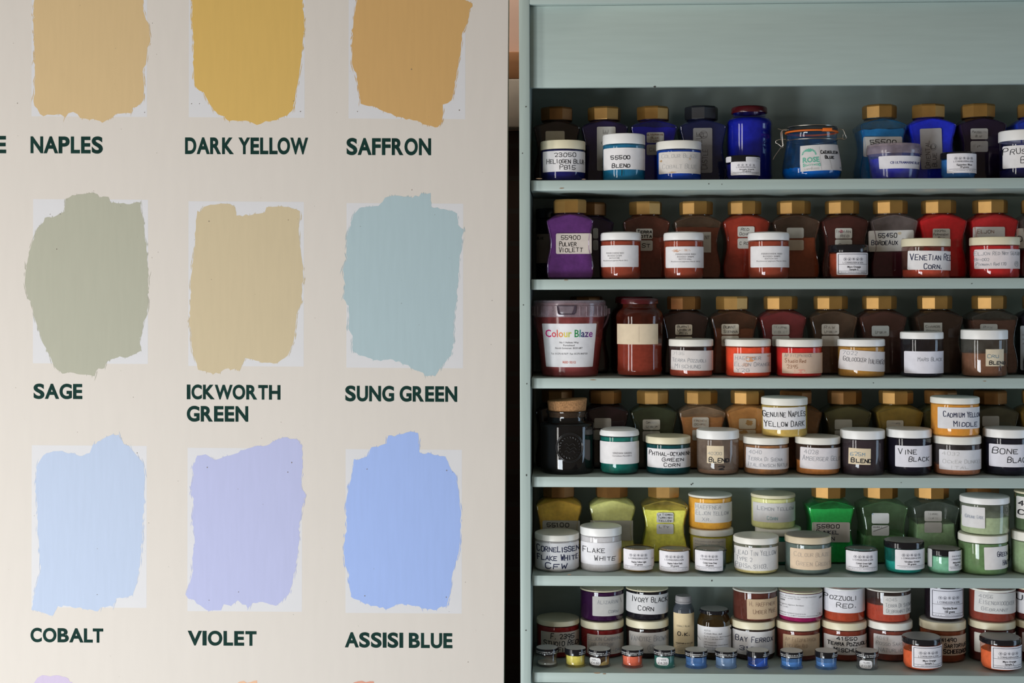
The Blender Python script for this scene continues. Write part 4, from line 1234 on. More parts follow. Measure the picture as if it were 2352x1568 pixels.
def cork_jar():
    l, r, uc = 1241, 1365, 1303
    Y = .030 + (r - l) / 2 * px(.06)
    R = (r - l) / 2 * px(Y)
    zb = ZS[3]
    x = unp(uc, 1030, Y).x
    Z = lambda v: unp(uc, v, Y - R).z - zb
    root = thing('cork_jar', 'dark round glass jar with a cork stopper and an embossed round seal', 'jar', (x, Y, zb + .0001))
    z1, z2, zc = Z(975), Z(947), Z(922)
    Rn = 46 * px(Y)
    bm = bmesh.new()
    lathe(bm, [(0, .002), (R * .9, 0), (R * .97, .003), (R, .009), (R, z1 - .006), (R * .99, z1 - .002), (R * .93, z1), (Rn * 1.02, z1 + .001), (Rn * .98, z1 + .004), (Rn * .98, z2 - .006), (Rn * 1.04, z2 - .004), (Rn * 1.05, z2 - .001), (Rn * 1.0, z2), (Rn * .92, z2 - .002)], 56)
    finish('jar_body', bm, glass((.60, .62, .66, 1), (.012, .012, .013, 1), .45, .03, 1.55), root, sharp=50)
    bm = bmesh.new(); lathe(bm, [(0, .004), (R * .93, .004), (R * .96, .01), (R * .96, z1 - .008), (R * .9, z1 - .003), (Rn * .9, z1), (0, z1 + .004)], 48)
    finish('pigment', bm, pigment_mat((.014, .012, .011, 1)), root, sharp=60)
    bm = bmesh.new()
    rg = lathe(bm, [(0, z2 - .010), (Rn * .90, z2 - .010), (Rn * .99, zc - .001), (Rn * .97, zc), (0, zc)], 40)
    for ring in rg[2:]:
        for v in ring:
            v.co.z += .07 * v.co.x
    finish('cork', bm, CORK, root)
    bm = bmesh.new()
    zc_ = Z(1028); k = px(Y - R)

    def srf(s, z, o=.0006):
        a = s / R
        return ((R + o) * math.sin(a), -(R + o) * math.cos(a), zc_ + z)
    for rr in (.0215, .0198):
        tube(bm, [srf(rr * math.sin(i * math.pi / 20) + .004, rr * 1.05 * math.cos(i * math.pi / 20)) for i in range(40)], .0006, closed=True)
    for i in range(22):
        a = 2 * math.pi * i / 22
        tube(bm, [srf(.0165 * math.sin(a) + .004, .0172 * math.cos(a)), srf(.0145 * math.sin(a + .09) + .004, .0152 * math.cos(a + .09))], .0006)
    for q, zz in ((-.008, .005), (-.006, -.001), (-.008, -.006)):
        tube(bm, [srf(q + .004 + j * .0032, zz + .0022 * math.sin(j * 2.1)) for j in range(6)], .0007)
    finish('embossed_seal', bm, plain('embossed_dark_glass', (.02, .021, .023, 1), .08, .9), root, sharp=60)


cork_jar()
pjar('white-lidded jar of bright teal green reading VIRIDIAN GREEN', 4, 1377, 1468, 979, 1003, (12, 126, 112), [dict(b=(1378, 1015, 1468, 1066), it=[P('VIRIDIAN GREEN', .31, .79, .50, .09, PEN), P('Cornelissen March2012', .31, .79, .62, .075, PEN)])], 'white', Yf=.03, dust=.3, dcol=(10, 60, 70), rnd_b=.006, dome=.002, bev=.006)
pjar('cream-lidded jar of dark teal pigment reading PHTHAL-OCYANINE GREEN CORN', 4, 1483, 1586, 994, 1021, (6, 74, 78), [dict(b=(1486, 1031, 1586, 1075), it=[H('PHTHAL-OCYANINE', .04, .99, .25, .24), H('GREEN', .32, .82, .56, .2), H('CORN', .36, .72, .84, .2)])], 'cream', Yf=.03, dust=.25)
pjar('white-lidded dusty clear jar with a cream sticky note reading 40200 BLEND 2', 4, 1600, 1697, 980, 1010, (130, 104, 84), [dict(b=(1620, 1024, 1657, 1064), it=[H('40200', .06, .86, .44, .2, 1.1, (.35, .35, .33, 1)), H('BLEND', .12, 1.30, .82, .28, 2.4), H('2', .62, .98, 1.25, .24, 2.4)], p=(.74, .62, .44, 1), rad=0)], 'white', Yf=.028, dust=.5, dcol=(140, 122, 108), fill=1080)
n1 = pjar('cream-lidded jar of tan ochre reading 4040 TERRA DI SIENA, beneath the Naples yellow', 4, 1707, 1811, 995, 1022, (188, 130, 68), [dict(b=(1711, 1030, 1811, 1078), it=[H('4040', .06, .32, .2, .2, 1.0, GREY), H('TERRA DI SIENA', .04, .80, .52, .2, 1.0, GREY), H('ITALIENISCH NATUR', .04, .96, .80, .2, 1.0, GREY)], p=(.74, .71, .72, 1), tilt=-1)], OFFW, Yf=.028, dust=.35, dcol=(110, 92, 74))
n2 = pjar('cream-lidded jar of ginger ochre reading 4028 AMBERGER GELB', 4, 1827, 1929, 995, 1022, (184, 122, 50), [dict(b=(1834, 1029, 1929, 1078), it=[H('4028', .08, .38, .2, .22, 1.1, GREY), H('AMBERGER GELB', .05, .97, .5, .24, 1.1, GREY)], tilt=-1, p=(.74, .70, .72, 1))], OFFW, Yf=.028, dust=.3, dcol=(90, 70, 58), fill=1060)
n1b = dict(n1); n1b['Y'] = n1['Y'] + .004
pjar('cream-lidded jar of yellow pigment stacked on two jars, reading GENUINE NAPLES YELLOW DARK', 4, 1749, 1854, 907, 932, (204, 176, 84), [dict(b=(1751, 936, 1845, 987), it=[H('GENUINE NAPLES', .0, .99, .30, .28), H('YELLOW DARK', .02, .95, .74, .28)], tilt=1.5)], OFFW, on=n1b, dust=.4)
pjar('white-lidded jar of dark pigment with a cream sticky note reading 625M BLEND', 4, 1931, 2031, 980, 1010, (58, 48, 54), [dict(b=(1943, 1030, 1989, 1067), it=[H('625M', .07, .70, .36, .26, 1.2, (.1, .25, .38, 1)), H('BLEND', .12, 1.05, .76, .3, 2.6)], tilt=-1, p=(.74, .62, .44, 1), rad=0)], 'white', Yf=.028, dust=.35, dcol=(84, 74, 78), k=1.0)
pjar('white-lidded jar of black pigment reading VINE BLACK', 4, 2037, 2138, 978, 1007, (34, 32, 44), [dict(b=(2049, 1024, 2138, 1073), it=[H('VINE', .07, .50, .28, .28, 1.8), H('BLACK', .30, .85, .62, .24, 1.8)], p=(.76, .75, .82, 1))], 'white', Yf=.028, dust=.15, k=.9)
n3 = pjar('cream-lidded jar of tan brown reading 4032 OCKER DUNKEL, beneath the cadmium yellow', 4, 2144, 2251, 998, 1022, (164, 112, 78), [dict(b=(2151, 1034, 2251, 1080), it=[H('4032', .05, .38, .18, .2, .9, FAINT), H('OCKER DUNKEL', .06, .95, .58, .2, .9, FAINT), H('ITAL', .20, .60, .86, .16, .9, FAINT)], p=(.74, .73, .76, 1))], OFFW, Yf=.026, dust=.3, dcol=(96, 90, 92), fill=1070, low=True)
pjar('cream-lidded jar of egg yellow pigment on top of a stack reading CADMIUM YELLOW MIDDLE', 4, 2139, 2247, 906, 929, (232, 160, 20), [dict(b=(2147, 936, 2247, 985), it=[H('CADMIUM YELLOW', .10, .97, .34, .26, 1.9, NAVY), H('MIDDLE', .30, .86, .78, .26, 2.0, NAVY)], p=(.72, .71, .74, 1))], OFFW, on=n3, dust=.5)
pjar('white-lidded jar of black pigment reading BONE BLACK', 4, 2261, 2365, 977, 1007, (34, 34, 46), [dict(b=(2266, 1021, 2365, 1073), it=[H('BONE', .05, .56, .30, .28, 2.0), H('BLACK', .33, .88, .68, .26, 2.0)], p=(.76, .75, .82, 1))], 'white', Yf=.028, dust=.15, k=.9)

# ------------------------------------------------------------------ fifth shelf: yellows, whites and greens
YB = .142
coffee('gold-capped jar of mustard yellow powder reading 55100', 5, 1284, (182, 142, 30), [dict(b=(1246, 1195, 1332, 1240), it=[H('55100', .12, .70, .22, .24, 2.0)], p=(.52, .48, .42, 1))], rot=20, cap=DARKGOLD, Y=YB, dust=.2, k=2.4)
coffee('gold-capped jar of pale lime powder with a blank grey label', 5, 1405, (186, 184, 112), [dict(b=(1356, 1195, 1454, 1241), p=(.50, .47, .40, 1), rad=0)], rot=28, cap=DARKGOLD, Y=YB, dust=.2, k=2.2)
coffee('gold-capped jar of acid yellow powder reading LA TIERRA TURKISH YELLOW', 5, 1525, (208, 180, 62), L2(1508, 1177, 1547, 1203, 23, [H('LA TIERRA', .06, .94, .2, .2, 1.1, PEN), H('TURKISH', .08, .9, .5, .2, 1.1, PEN), H('YELLOW', .12, .88, .8, .2, 1.1, PEN)], [H('LTY', .16, .72, .3, .24, 1.1, PEN)], p=(.66, .66, .66, 1)), rot=15, Y=YB, dust=.15, k=2.0, fill=1172)
s1 = pjar('lower jar of the yellow stack, cream-lidded with a typed label', 5, 1583, 1684, 1210, 1233, (178, 168, 30), [dict(b=(1590, 1237, 1662, 1294), it=[P('Chromoxid Aschgelb', .05, .92, .12, .055, GREY), P('deckend, lichtecht', .05, .80, .24, .055, GREY), DS(.05, .8, .36, .05, GREY, 16), DS(.05, .7, .47, .05, GREY, 14)], p=(.62, .58, .52, 1))], OFFW, Yf=.10, dust=.4, k=1.8, low=True)
pjar('upper jar of the yellow stack, orange yellow with faint label ending XR', 5, 1581, 1681, 1125, 1145, (224, 162, 16), [dict(b=(1593, 1156, 1681, 1201), it=[H('HAEFFNER', .03, .66, .2, .24, 1.0, GREY), H('ELJON YELLOW', .03, .88, .5, .24, 1.0, GREY), H('XR.', .18, .42, .82, .2, 1.0, GREY)], p=(.68, .65, .62, 1))], OFFW, on=s1, dust=.35, k=1.6)
s2 = pjar('pale-lidded jar of teal under the lemon yellow jar', 5, 1735, 1839, 1208, 1232, (0, 130, 110), [dict(b=(1745, 1244, 1830, 1290), p=(.6, .6, .58, 1))], OFFW, Yf=.10, dust=.3, k=1.6, low=True)
pjar('cream-lidded jar of pale lemon powder on a stack, reading LEMON YELLOW CORN', 5, 1725, 1826, 1124, 1146, (226, 224, 150), [dict(b=(1728, 1156, 1826, 1200), it=[H('LEMON YELLOW', .08, .93, .28, .22, 1.3, GREY), H('CORN', .28, .52, .78, .2, 1.2, (.2, .42, .45, 1))], tilt=.5, p=(.66, .64, .64, 1))], 'cream', on=s2, dust=.5, k=1.5)
coffee('gold-capped jar of emerald powder reading 55800 DUNKEL', 5, 1903, (0, 142, 66), [dict(b=(1865, 1199, 1952, 1245), it=[H('55800', .13, .72, .2, .22, 1.9, NAVY), H('DUNKEL', .12, .70, .5, .22, 1.9, NAVY), H('GRUN', .16, .60, .8, .22, 1.9, NAVY)], p=(.58, .54, .50, 1))], rot=33, Y=YB, dust=.2, k=2.2, fill=1168)
coffee('gold-capped jar of moss green powder, lower sticker struck through', 5, 2023, (78, 110, 74), L2(2002, 1178, 2042, 1206, 24, [BLOT(.06, .1, .05, .08, (.3, .45, .6, 1))], [DS(.06, .6, .15, .14, PEN, 9), LN(.1, .58, .92, .1, 1.3, PEN)], p=(.64, .66, .66, 1)), rot=30, Y=YB, dust=.3, k=2.0, fill=1230)
coffee('gold-capped jar half full of sage powder with two faint grey stickers', 5, 2140, (130, 154, 122), L2(2123, 1173, 2163, 1199, 24, [H('TERRE', .2, .8, .3, .2, .7, FAINT), H('VERTE', .2, .8, .7, .2, .7, FAINT)], [], p=(.62, .61, .60, 1)), rot=29, Y=YB, dust=.35, k=2.0, fill=1203, dcol=(80, 90, 84))
coffee('gold-capped jar behind the two stacked green earth jars', 5, 2256, (60, 70, 54), [], rot=14, Y=.16, cap=DARKGOLD)
pjar('cream-lidded jar of white pigment boldly lettered CFW', 5, 1228, 1331, 1212, 1244, (206, 204, 204), [dict(b=(1229, 1248, 1330, 1309), it=[H('CORNELISSEN', .05, 1.0, .22, .24, 2.6, NAVY), H('FLAKE WHITE', .06, .99, .55, .22, 2.6, NAVY), H('CFW', .24, .72, .86, .22, 3.0, NAVY)], p=(.70, .70, .72, 1), tilt=.5)], OFFW, Yf=.034, dust=.6)
pjar('white-lidded jar of white pigment with thin lettering reading FLAKE WHITE', 5, 1332, 1428, 1198, 1233, (212, 210, 212), [dict(b=(1334, 1247, 1427, 1297), it=[H('FLAKE', .05, .58, .34, .26, 1.7), H('WHITE', .33, .84, .70, .24, 1.7)], p=(.80, .79, .82, 1))], 'white', Yf=.036, dust=.6)
pot('black-lidded pot with a yellow rim of pigment reading Naples Yellow Light', 5, 1430, 1502, 1252, 1266, (214, 172, 50), (1432, 1263, 1498, 1310), 'Naples Yellow Light', '50 grams', Yf=.030, extra=[dict(b=(1493, 1264, 1502, 1304), it=[DS(.2, .8, .5, .1)], p=(.7, .68, .7, 1))])
pot('black-lidded pot with a peach rim of pigment reading Naples Yellow Dark', 5, 1512, 1586, 1253, 1268, (212, 164, 92), (1514, 1267, 1580, 1313), 'Naples Yellow Dark', '50 grams', Yf=.028)
pot('black-lidded pot of dark teal reading Cobalt Green Deep', 5, 1595, 1669, 1253, 1268, (28, 66, 68), (1596, 1266, 1657, 1312), 'Cobalt Green Deep', '50 grams', Yf=.026)
pjar('off-white-lidded jar of pale yellow reading LEAD TIN YELLOW', 5, 1685, 1788, 1219, 1252, (210, 198, 134), [dict(b=(1686, 1258, 1784, 1311), it=[H('LEAD TIN YELLOW', .01, .93, .24, .22, 1.2, GREY), H('TYPE 2', .03, .36, .52, .2, 1.2, GREY), H('Pb(Sn,Si)O3.', .02, .72, .80, .22, 1.2, GREY)], p=(.76, .74, .72, 1))], OFFW, Yf=.022, dust=.4, fill=1300, dcol=(150, 150, 130))
pjar('aged cream-lidded jar of grey green pigment with a peach label', 5, 1803, 1908, 1217, 1251, (108, 124, 118), [dict(b=(1811, 1261, 1907, 1309), it=[H('COLOUR BLAZE', .08, .90, .28, .22, 1.0, (.48, .40, .33, 1)), H('GREEN CREDIT', .12, .94, .72, .22, 1.0, (.48, .40, .33, 1))], p=(.74, .58, .42, 1))], 'tan', Yf=.023, dust=.45, top=plain('worn_lid_top', (.36, .33, .31, 1), .6, .3, var=.15))
pot('black-lidded pot reading Cobalt Green Light', 5, 1941, 2015, 1252, 1267, (90, 150, 150), (1942, 1267, 2011, 1313), 'Cobalt Green Light', '50 grams', Yf=.027)
pot('larger black-lidded pot of turquoise reading Viridian Green', 5, 2031, 2121, 1231, 1262, (0, 138, 128), (2048, 1263, 2119, 1309), 'Viridian Green', '50 grams', Yf=.026, fill=1292, dust=.35)
pot('black-lidded pot of mint green pigment turned so its label faces sideways', 5, 2130, 2207, 1250, 1278, (134, 194, 164), (2168, 1266, 2215, 1311), 'Malachite', '50 grams', Yf=.027, extra=[dict(b=(2130, 1264, 2136, 1306), p=(.6, .6, .6, 1))], dust=.3)
s3 = pjar('cream-lidded jar of leaf green powder, lower of a stack, reading GREEN', 5, 2203, 2312, 1222, 1249, (108, 140, 92), [dict(b=(2245, 1256, 2313, 1308), it=[H('GREEN', .45, .90, .34, .24, 1.8, NAVY), H('HAEF', .66, .97, .74, .24, 1.8, NAVY)], tilt=1.5, p=(.78, .75, .74, 1))], OFFW, Yf=.024, dust=.35, low=True)
pjar('white-lidded jar of grey green earth on top of the leaf green jar', 5, 2207, 2316, 1129, 1160, (156, 168, 136), [dict(b=(2204, 1166, 2247, 1214), it=[H('GRUNE ERDE', .10, .92, .48, .16, 1.1, (.35, .38, .45, 1))], p=(.74, .73, .74, 1))], 'white', on=s3, dust=.4, fill=1190, dcol=(130, 138, 122))
s4 = pjar('cream-lidded lower jar of pale green at the frame edge, fifth shelf', 5, 2325, 2431, 1216, 1246, (150, 172, 134), [dict(b=(2344, 1257, 2431, 1308), it=[H('VERT', .05, .6, .3, .24, 1.4)], p=(.76, .74, .72, 1))], OFFW, Yf=.024, dust=.3, low=True)
pjar('cream-lidded upper jar at the frame edge reading 41800', 5, 2332, 2436, 1118, 1138, (90, 110, 80), [dict(b=(2333, 1144, 2430, 1195), it=[H('41800 GRUN', .02, .9, .3, .24, 2.4), H('CHEN', .02, .4, .72, .24, 2.4)], p=(.74, .72, .70, 1))], 'cream', on=s4, dust=.4)

# ------------------------------------------------------------------ bottom shelf: stacks and sample pots
SY = .092
pjar('single cream-lidded jar of dark red lettered F. 2395 STUDIO RED', 6, 1232, 1331, 1405, 1440, (118, 14, 18), [dict(b=(1243, 1452, 1331, 1498), it=[H('F. 2395', .26, .86, .22, .26, 2.2), H('STUDIO RED', .08, .97, .55, .28, 2.2), H('FI', .46, .60, .86, .22, 2.2)], p=(.56, .50, .44, 1))], 'cream', Yf=SY, dust=.2, k=1.8)
st = pjar('lower jar of carmine under the purple ALIZARIN jar', 6, 1333, 1433, 1418, 1447, (112, 18, 20), [dict(b=(1348, 1458, 1433, 1503), it=[H('ELJON CARMINE', .03, .95, .2, .22, 1.1, GREY), H('LBB 56128F', .04, .72, .5, .22, 1.1, GREY), H('BI-046', .55, .95, .80, .2, 1.1, GREY)], p=(.62, .56, .50, 1))], 'cream', Yf=SY, dust=.2, k=1.6, low=True)
pjar('upper cream-lidded jar of deep purple reading ALIZARIN CORN', 6, 1332, 1433, 1336, 1360, (50, 18, 54), [dict(b=(1360, 1370, 1433, 1415), it=[H('ALIZARIN', .16, .80, .28, .22, 1.1, GREY), ('l', .88, .15, .92, .38, 1.0, GREY), H('CORN', .50, .80, .78, .16, 1.0, GREY)], p=(.60, .58, .56, 1))], 'cream', on=st, dust=.15, k=1.5)
st = pjar('lower jar of near-black brown under the IVORY BLACK jar, circled H on its label', 6, 1437, 1536, 1416, 1445, (44, 30, 28), [dict(b=(1444, 1453, 1535, 1500), it=[H('VANDYKE BROWN', .04, .95, .30, .3, 1.1, GREY), ('ring', .54, .76, .0062, .0005, GREY), H('H', .51, .57, .76, .2, 1.1, GREY)], p=(.62, .59, .56, 1))], 'cream', Yf=SY, dust=.25, k=1.4, low=True)
pjar('upper cream-lidded jar of black reading IVORY BLACK CORN', 6, 1437, 1535, 1336, 1360, (26, 24, 30), [dict(b=(1438, 1366, 1535, 1411), it=[H('IVORY BLACK', .12, .97, .26, .28, 1.8), H('CORN', .27, .63, .70, .26, 1.8)], tilt=-1.5, p=(.70, .69, .70, 1))], 'cream', on=st, dust=.15, k=1.4)


def bottle():
    l, r, uc = 1546, 1594, 1570
    Y = .10 + .017
    R = (r - l) / 2 * px(Y)
    zb = ZS[5]
    x = unp(uc, 1450, Y).x
    Z = lambda v: unp(uc, v, Y - R).z - zb
    root = thing('plastic_bottle', 'slim grey-capped bottle with a straw-coloured label reading O.K.', 'bottle', (x, Y, zb + .0001))
    zs, zn, zt = Z(1402), Z(1390), Z(1372)
    bm = bmesh.new(); lathe(bm, [(0, 0), (R - .002, 0), (R, .002), (R, zs - .004), (R * .97, zs), (R * .80, zn - .002), (R * .70, zn), (R * .70, zn + .002)], 40)
    finish('bottle_body', bm, glass((.8, .85, .9, 1), S(90, 95, 105), .55, .12), root, sharp=50)
    bm = bmesh.new(); lathe(bm, [(0, .001), (R - .002, .001), (R - .0008, .003), (R - .0008, Z(1480)), (0, Z(1480))], 36)
    finish('pigment', bm, pigment_mat(S(40, 74, 122, 1.2)), root)
    bm = bmesh.new(); lathe(bm, [(R * .7, zn + .001), (R * .78, zn + .001), (R * .8, zn + .003), (R * .74, zn + .004), (R * .78, zn + .0055), (R * .76, zt - .002), (R * .7, zt), (0, zt)], 36)
    finish('cap', bm, plain('grey_cap', S(118, 116, 118, 1.6), .5), root)
    it = [H('COBALT BLUE', .15, .75, .31, .04, .8, (.35, .3, .2, 1)), H('O.K.', .18, .78, .50, .10, 2.0), P('HAEFFNER & CO LTD', .10, .92, .735, .035, K, .02)] + [DS(.1, .9 - .05 * j, .78 + j * .042, .022, MUD, 15) for j in range(5)]
    labels_round(root, [dict(b=(1547, 1409, 1593, 1502), it=it, p=(.72, .58, .36, 1), rad=0)], lambda z: R, uc, Y, zb)


bottle()


def brown_jar():
    l, r, uc = 1601, 1678, 1640
    Y = .088 + .027
    R = (r - l) / 2 * px(Y)
    zb = ZS[5]
    x = unp(uc, 1450, Y).x
    Z = lambda v: unp(uc, v, Y - R).z - zb
    root = thing('apothecary_jar', 'brown glass jar with a black ribbed lid and a typed white label', 'jar', (x, Y, zb + .0001))
    zl = Z(1414); zt = unp(uc, 1388, Y + R).z - zb
    Rl = 33 * px(Y)
    bm = bmesh.new(); lathe(bm, [(0, .001), (R * .9, 0), (R * .98, .003), (R, .008), (R, zl * .72), (R * .97, zl * .82), (R * .86, zl * .93), (Rl * .93, zl - .003), (Rl * .9, zl), (Rl * .9, zl + .004)], 48)
    finish('jar_body', bm, glass((.62, .48, .26, 1), S(84, 64, 34), .30), root, sharp=60)
    bm = bmesh.new(); lathe(bm, [(0, .003), (R * .88, .003), (R * .96, .008), (R * .96, Z(1440)), (0, Z(1440))], 40)
    finish('pigment', bm, pigment_mat(S(74, 60, 38, 1.3)), root)
    bm = bmesh.new()
    lid_mesh(bm, Rl * .95, Rl, zl, zt, 1, .0015)
    for i in range(40):
        a = 2 * math.pi * i / 40
        tube(bm, [((Rl) * math.sin(a), -(Rl) * math.cos(a), zl + .001), ((Rl) * math.sin(a), -(Rl) * math.cos(a), zt - .003)], .0007, 5)
    finish('lid', bm, [BLACK, DUSTSHEEN], root)
    it = [P('65714', .17, .34, .15, .06, PEN), P('Cobalt Blue, dull', .17, .68, .26, .07, PEN), P('Fa. Dr. Kremer, D - 88317 Aichstetten', .17, 1.0, .38, .05, PEN), P('Tel.  + + 49 7565 91011', .17, .72, .47, .05, PEN), P('AP Fitzpatrick', .17, .50, .60, .05, PEN), P('142 Cambridge Heath Road', .17, .86, .70, .05, PEN), P('Bethnal Green', .17, .53, .80, .05, PEN), P('0171 - 790', .17, .50, .90, .05, PEN), LN(.0, .45, .07, .56, .8, PEN), LN(.96, .10, .99, .17, 2.4, K)]
    labels_round(root, [dict(b=(1602, 1440, 1678, 1499), it=it, p=(.76, .75, .77, 1), rad=0)], lambda z: R, uc, Y, zb)


brown_jar()
st = pjar('lower jar of dark earth lettered in navy ink with the number 310', 6, 1679, 1779, 1418, 1447, (60, 44, 42), [dict(b=(1680, 1451, 1778, 1505), it=[H('BAY FERROX', .07, .92, .34, .24, 2.0, NAVY), H('310', .15, .48, .72, .22, 2.0, NAVY)], p=(.76, .74, .74, 1), tilt=-.5)], 'cream', Yf=SY - .008, dust=.25, k=1.3, low=True)
pjar('upper jar of umber brown with a kraft label reading UMBER MBE', 6, 1683, 1785, 1338, 1362, (92, 50, 40), [dict(b=(1710, 1376, 1783, 1422), it=[H('H. HAEFFNER', .08, .88, .25, .22, 1.1, (.25, .15, .1, 1)), H('UMBER MBE', .18, .92, .62, .24, 1.1, (.25, .15, .1, 1))], p=(.58, .43, .28, 1), tilt=1)], OFFW, on=st, dust=.3, k=1.4)
st = pjar('lower jar of brick brown with a kraft label reading ENGLISH RED', 6, 1782, 1883, 1420, 1450, (120, 56, 44), [dict(b=(1794, 1459, 1878, 1506), it=[H('AP FITZPATRICK', .05, .88, .22, .2, 1.0, (.36, .25, .17, 1)), H('ENGLISH RED', .05, .62, .52, .2, 1.0, (.36, .25, .17, 1))], p=(.62, .46, .30, 1))], 'cream', Yf=SY - .008, dust=.3, k=1.3, low=True)
pjar('upper jar of magenta pigment with a long printed label ending 1 kg', 6, 1788, 1888, 1340, 1364, (140, 14, 84), [dict(b=(1789, 1366, 1887, 1419), it=[P('Fine Art Materials, 142 Cambridge Heath Road', .02, .80, .10, .045, PEN), P('London  tel 0207 790 0884', .02, .42, .19, .045, PEN), P('26900', .02, .10, .29, .06, K, .02), P('Organic pigment, Bordeaux', .0, .5, .46, .06, PEN), P('PR 12281', .0, .16, .58, .05, PEN), P('KREMER PIGMENTE GmbH & Co KG', .0, .54, .83, .05, PEN), P('Hauptstr. 41, D-88317 Aichstetten, www.kremer-pigmente.de', .0, .96, .92, .05, PEN), P('1 kg', .82, .92, .84, .07, PEN), BLOT(.92, .16, .05, .05, (.05, .05, .06, 1)), LN(.87, .22, .97, .12, 1.0, PEN)], p=(.74, .73, .76, 1))], 'cream', on=st, dust=.25, k=1.5)
st = pjar('lower jar of red brown lettered 41550 TERRA POZZUOLI MISCHUNG', 6, 1887, 1989, 1420, 1449, (140, 64, 44), [dict(b=(1890, 1461, 1988, 1504), it=[H('41550', .24, .70, .14, .2, 2.2), H('TERRA POZZUOLI', .06, .97, .42, .22, 2.2), H('MISCHUNG', .18, .85, .74, .24, 2.2)], p=(.74, .71, .69, 1))], 'cream', Yf=SY - .008, dust=.3, k=1.3, low=True)
pjar('upper jar of terracotta orange reading POZZUOLI RED', 6, 1891, 1985, 1334, 1356, (176, 70, 34), [dict(b=(1892, 1357, 1984, 1408), it=[H('POZZUOLI', .0, .72, .32, .24, 1.7), H('RED.', .24, .72, .66, .24, 1.7)], p=(.76, .75, .80, 1))], 'white', on=st, dust=.35, k=1.35)
st = pjar('lower jar of rust brown, faint label reading 4049', 6, 1992, 2094, 1420, 1449, (140, 64, 44), [dict(b=(2001, 1459, 2092, 1503), it=[H('4049', .05, .30, .18, .2, 1.0, FAINT), H('ROSSO SARTORIUS', .05, .98, .46, .2, 1.0, GREY), H('NATURLICHE E', .1, .92, .78, .22, 1.0, GREY)], p=(.72, .70, .70, 1))], OFFW, Yf=SY - .008, dust=.3, k=1.3, dcol=(84, 76, 76), low=True)
pjar('upper jar of rust red, faint label reading 4045 TERRA DI SIENA GEBRANNT', 6, 1987, 2090, 1336, 1361, (162, 66, 42), [dict(b=(2018, 1369, 2090, 1412), it=[H('4045', .07, .42, .18, .2, 1.0, FAINT), H('TERRA DI SIENA', .07, .97, .5, .22, 1.0, GREY), H('GEBRANNT DKL', .09, .97, .8, .22, 1.0, GREY)], p=(.72, .70, .68, 1))], OFFW, on=st, dust=.3, k=1.3, dcol=(90, 72, 70), fill=1392)
st = pjar('lower cream-lidded jar of brown orange boldly lettered 41490, under the big framed label', 6, 2113, 2216, 1419, 1450, (140, 74, 38), [dict(b=(2120, 1460, 2215, 1505), it=[H('41490', .30, .66, .22, .22, 2.2), H('SARTORIUS', .38, .95, .50, .22, 2.2), H('SCHEEORDE', .36, 1.0, .80, .24, 2.8)], p=(.64, .57, .48, 1))], 'cream', Yf=SY - .012, dust=.3, k=1.3, top=OFFW, low=True)
pjar('dark upper jar with a large framed label reading 100 grams', 6, 2124, 2210, 1334, 1352, (34, 28, 34), [dict(b=(2131, 1353, 2208, 1421), it=lambda w_, h_: trade_items(w_, h_, 'Vandyke Brown', '100 grams', True), p=(.76, .76, .84, 1), rad=.001)], 'black', on=st, dust=.2, k=1.2, name='pigment_pot', group=G_POT, cat='pot')
st = pjar('lower cream-lidded jar behind the pot reading Sample 2', 6, 2226, 2330, 1419, 1448, (96, 44, 40), [dict(b=(2232, 1457, 2330, 1502), it=[H('VERONA', .18, .8, .5, .3, 2.0)], p=(.70, .68, .62, 1))], 'cream', Yf=SY - .012, dust=.35, k=1.2, low=True)
pjar('upper jar of brick red reading 4056 EISENOXIDOCKER GEBRANNT', 6, 2226, 2330, 1336, 1358, (150, 70, 54), [dict(b=(2232, 1362, 2330, 1410), it=[H('4056', .07, .34, .2, .18, 1.0, GREY), H('EISENOXIDOCKER', .08, .88, .48, .22, 1.1, GREY), H('GEBRANNT', .12, .70, .80, .18, 1.1, GREY)], tilt=-1.2, p=(.72, .71, .70, 1))], OFFW, on=st, dust=.35, k=1.3)
st = pjar('lower cream-lidded jar cut by the frame on the bottom shelf', 6, 2332, 2436, 1419, 1448, (96, 40, 40), [dict(b=(2340, 1457, 2436, 1502), it=[H('UMBER', .05, .6, .5, .3, 2.0)], p=(.74, .72, .72, 1))], 'cream', Yf=SY - .012, dust=.3, k=1.2, low=True)
pjar('upper cream-lidded jar cut by the frame on the bottom shelf', 6, 2332, 2436, 1334, 1356, (110, 50, 46), [dict(b=(2333, 1366, 2436, 1414), it=[H('UMBRA', .0, .5, .25, .26, 2.2), H('(', .12, .2, .66, .3, 2.0)], p=(.72, .71, .74, 1))], 'cream', on=st, dust=.3, k=1.2)
pot('black-lidded pot of orange earth with framed label reading Sample 1', 6, 2073, 2161, 1449, 1484, (206, 96, 40), (2087, 1485, 2159, 1535), 'Mars Orange', 'Sample 1.', True, Yf=.026, fill=1500)
pot('black-lidded pot of orange earth with framed label reading Sample 2', 6, 2252, 2343, 1449, 1484, (214, 104, 44), (2267, 1486, 2341, 1538), 'Mars Orange', 'Sample 2.', True, Yf=.026, fill=1500)


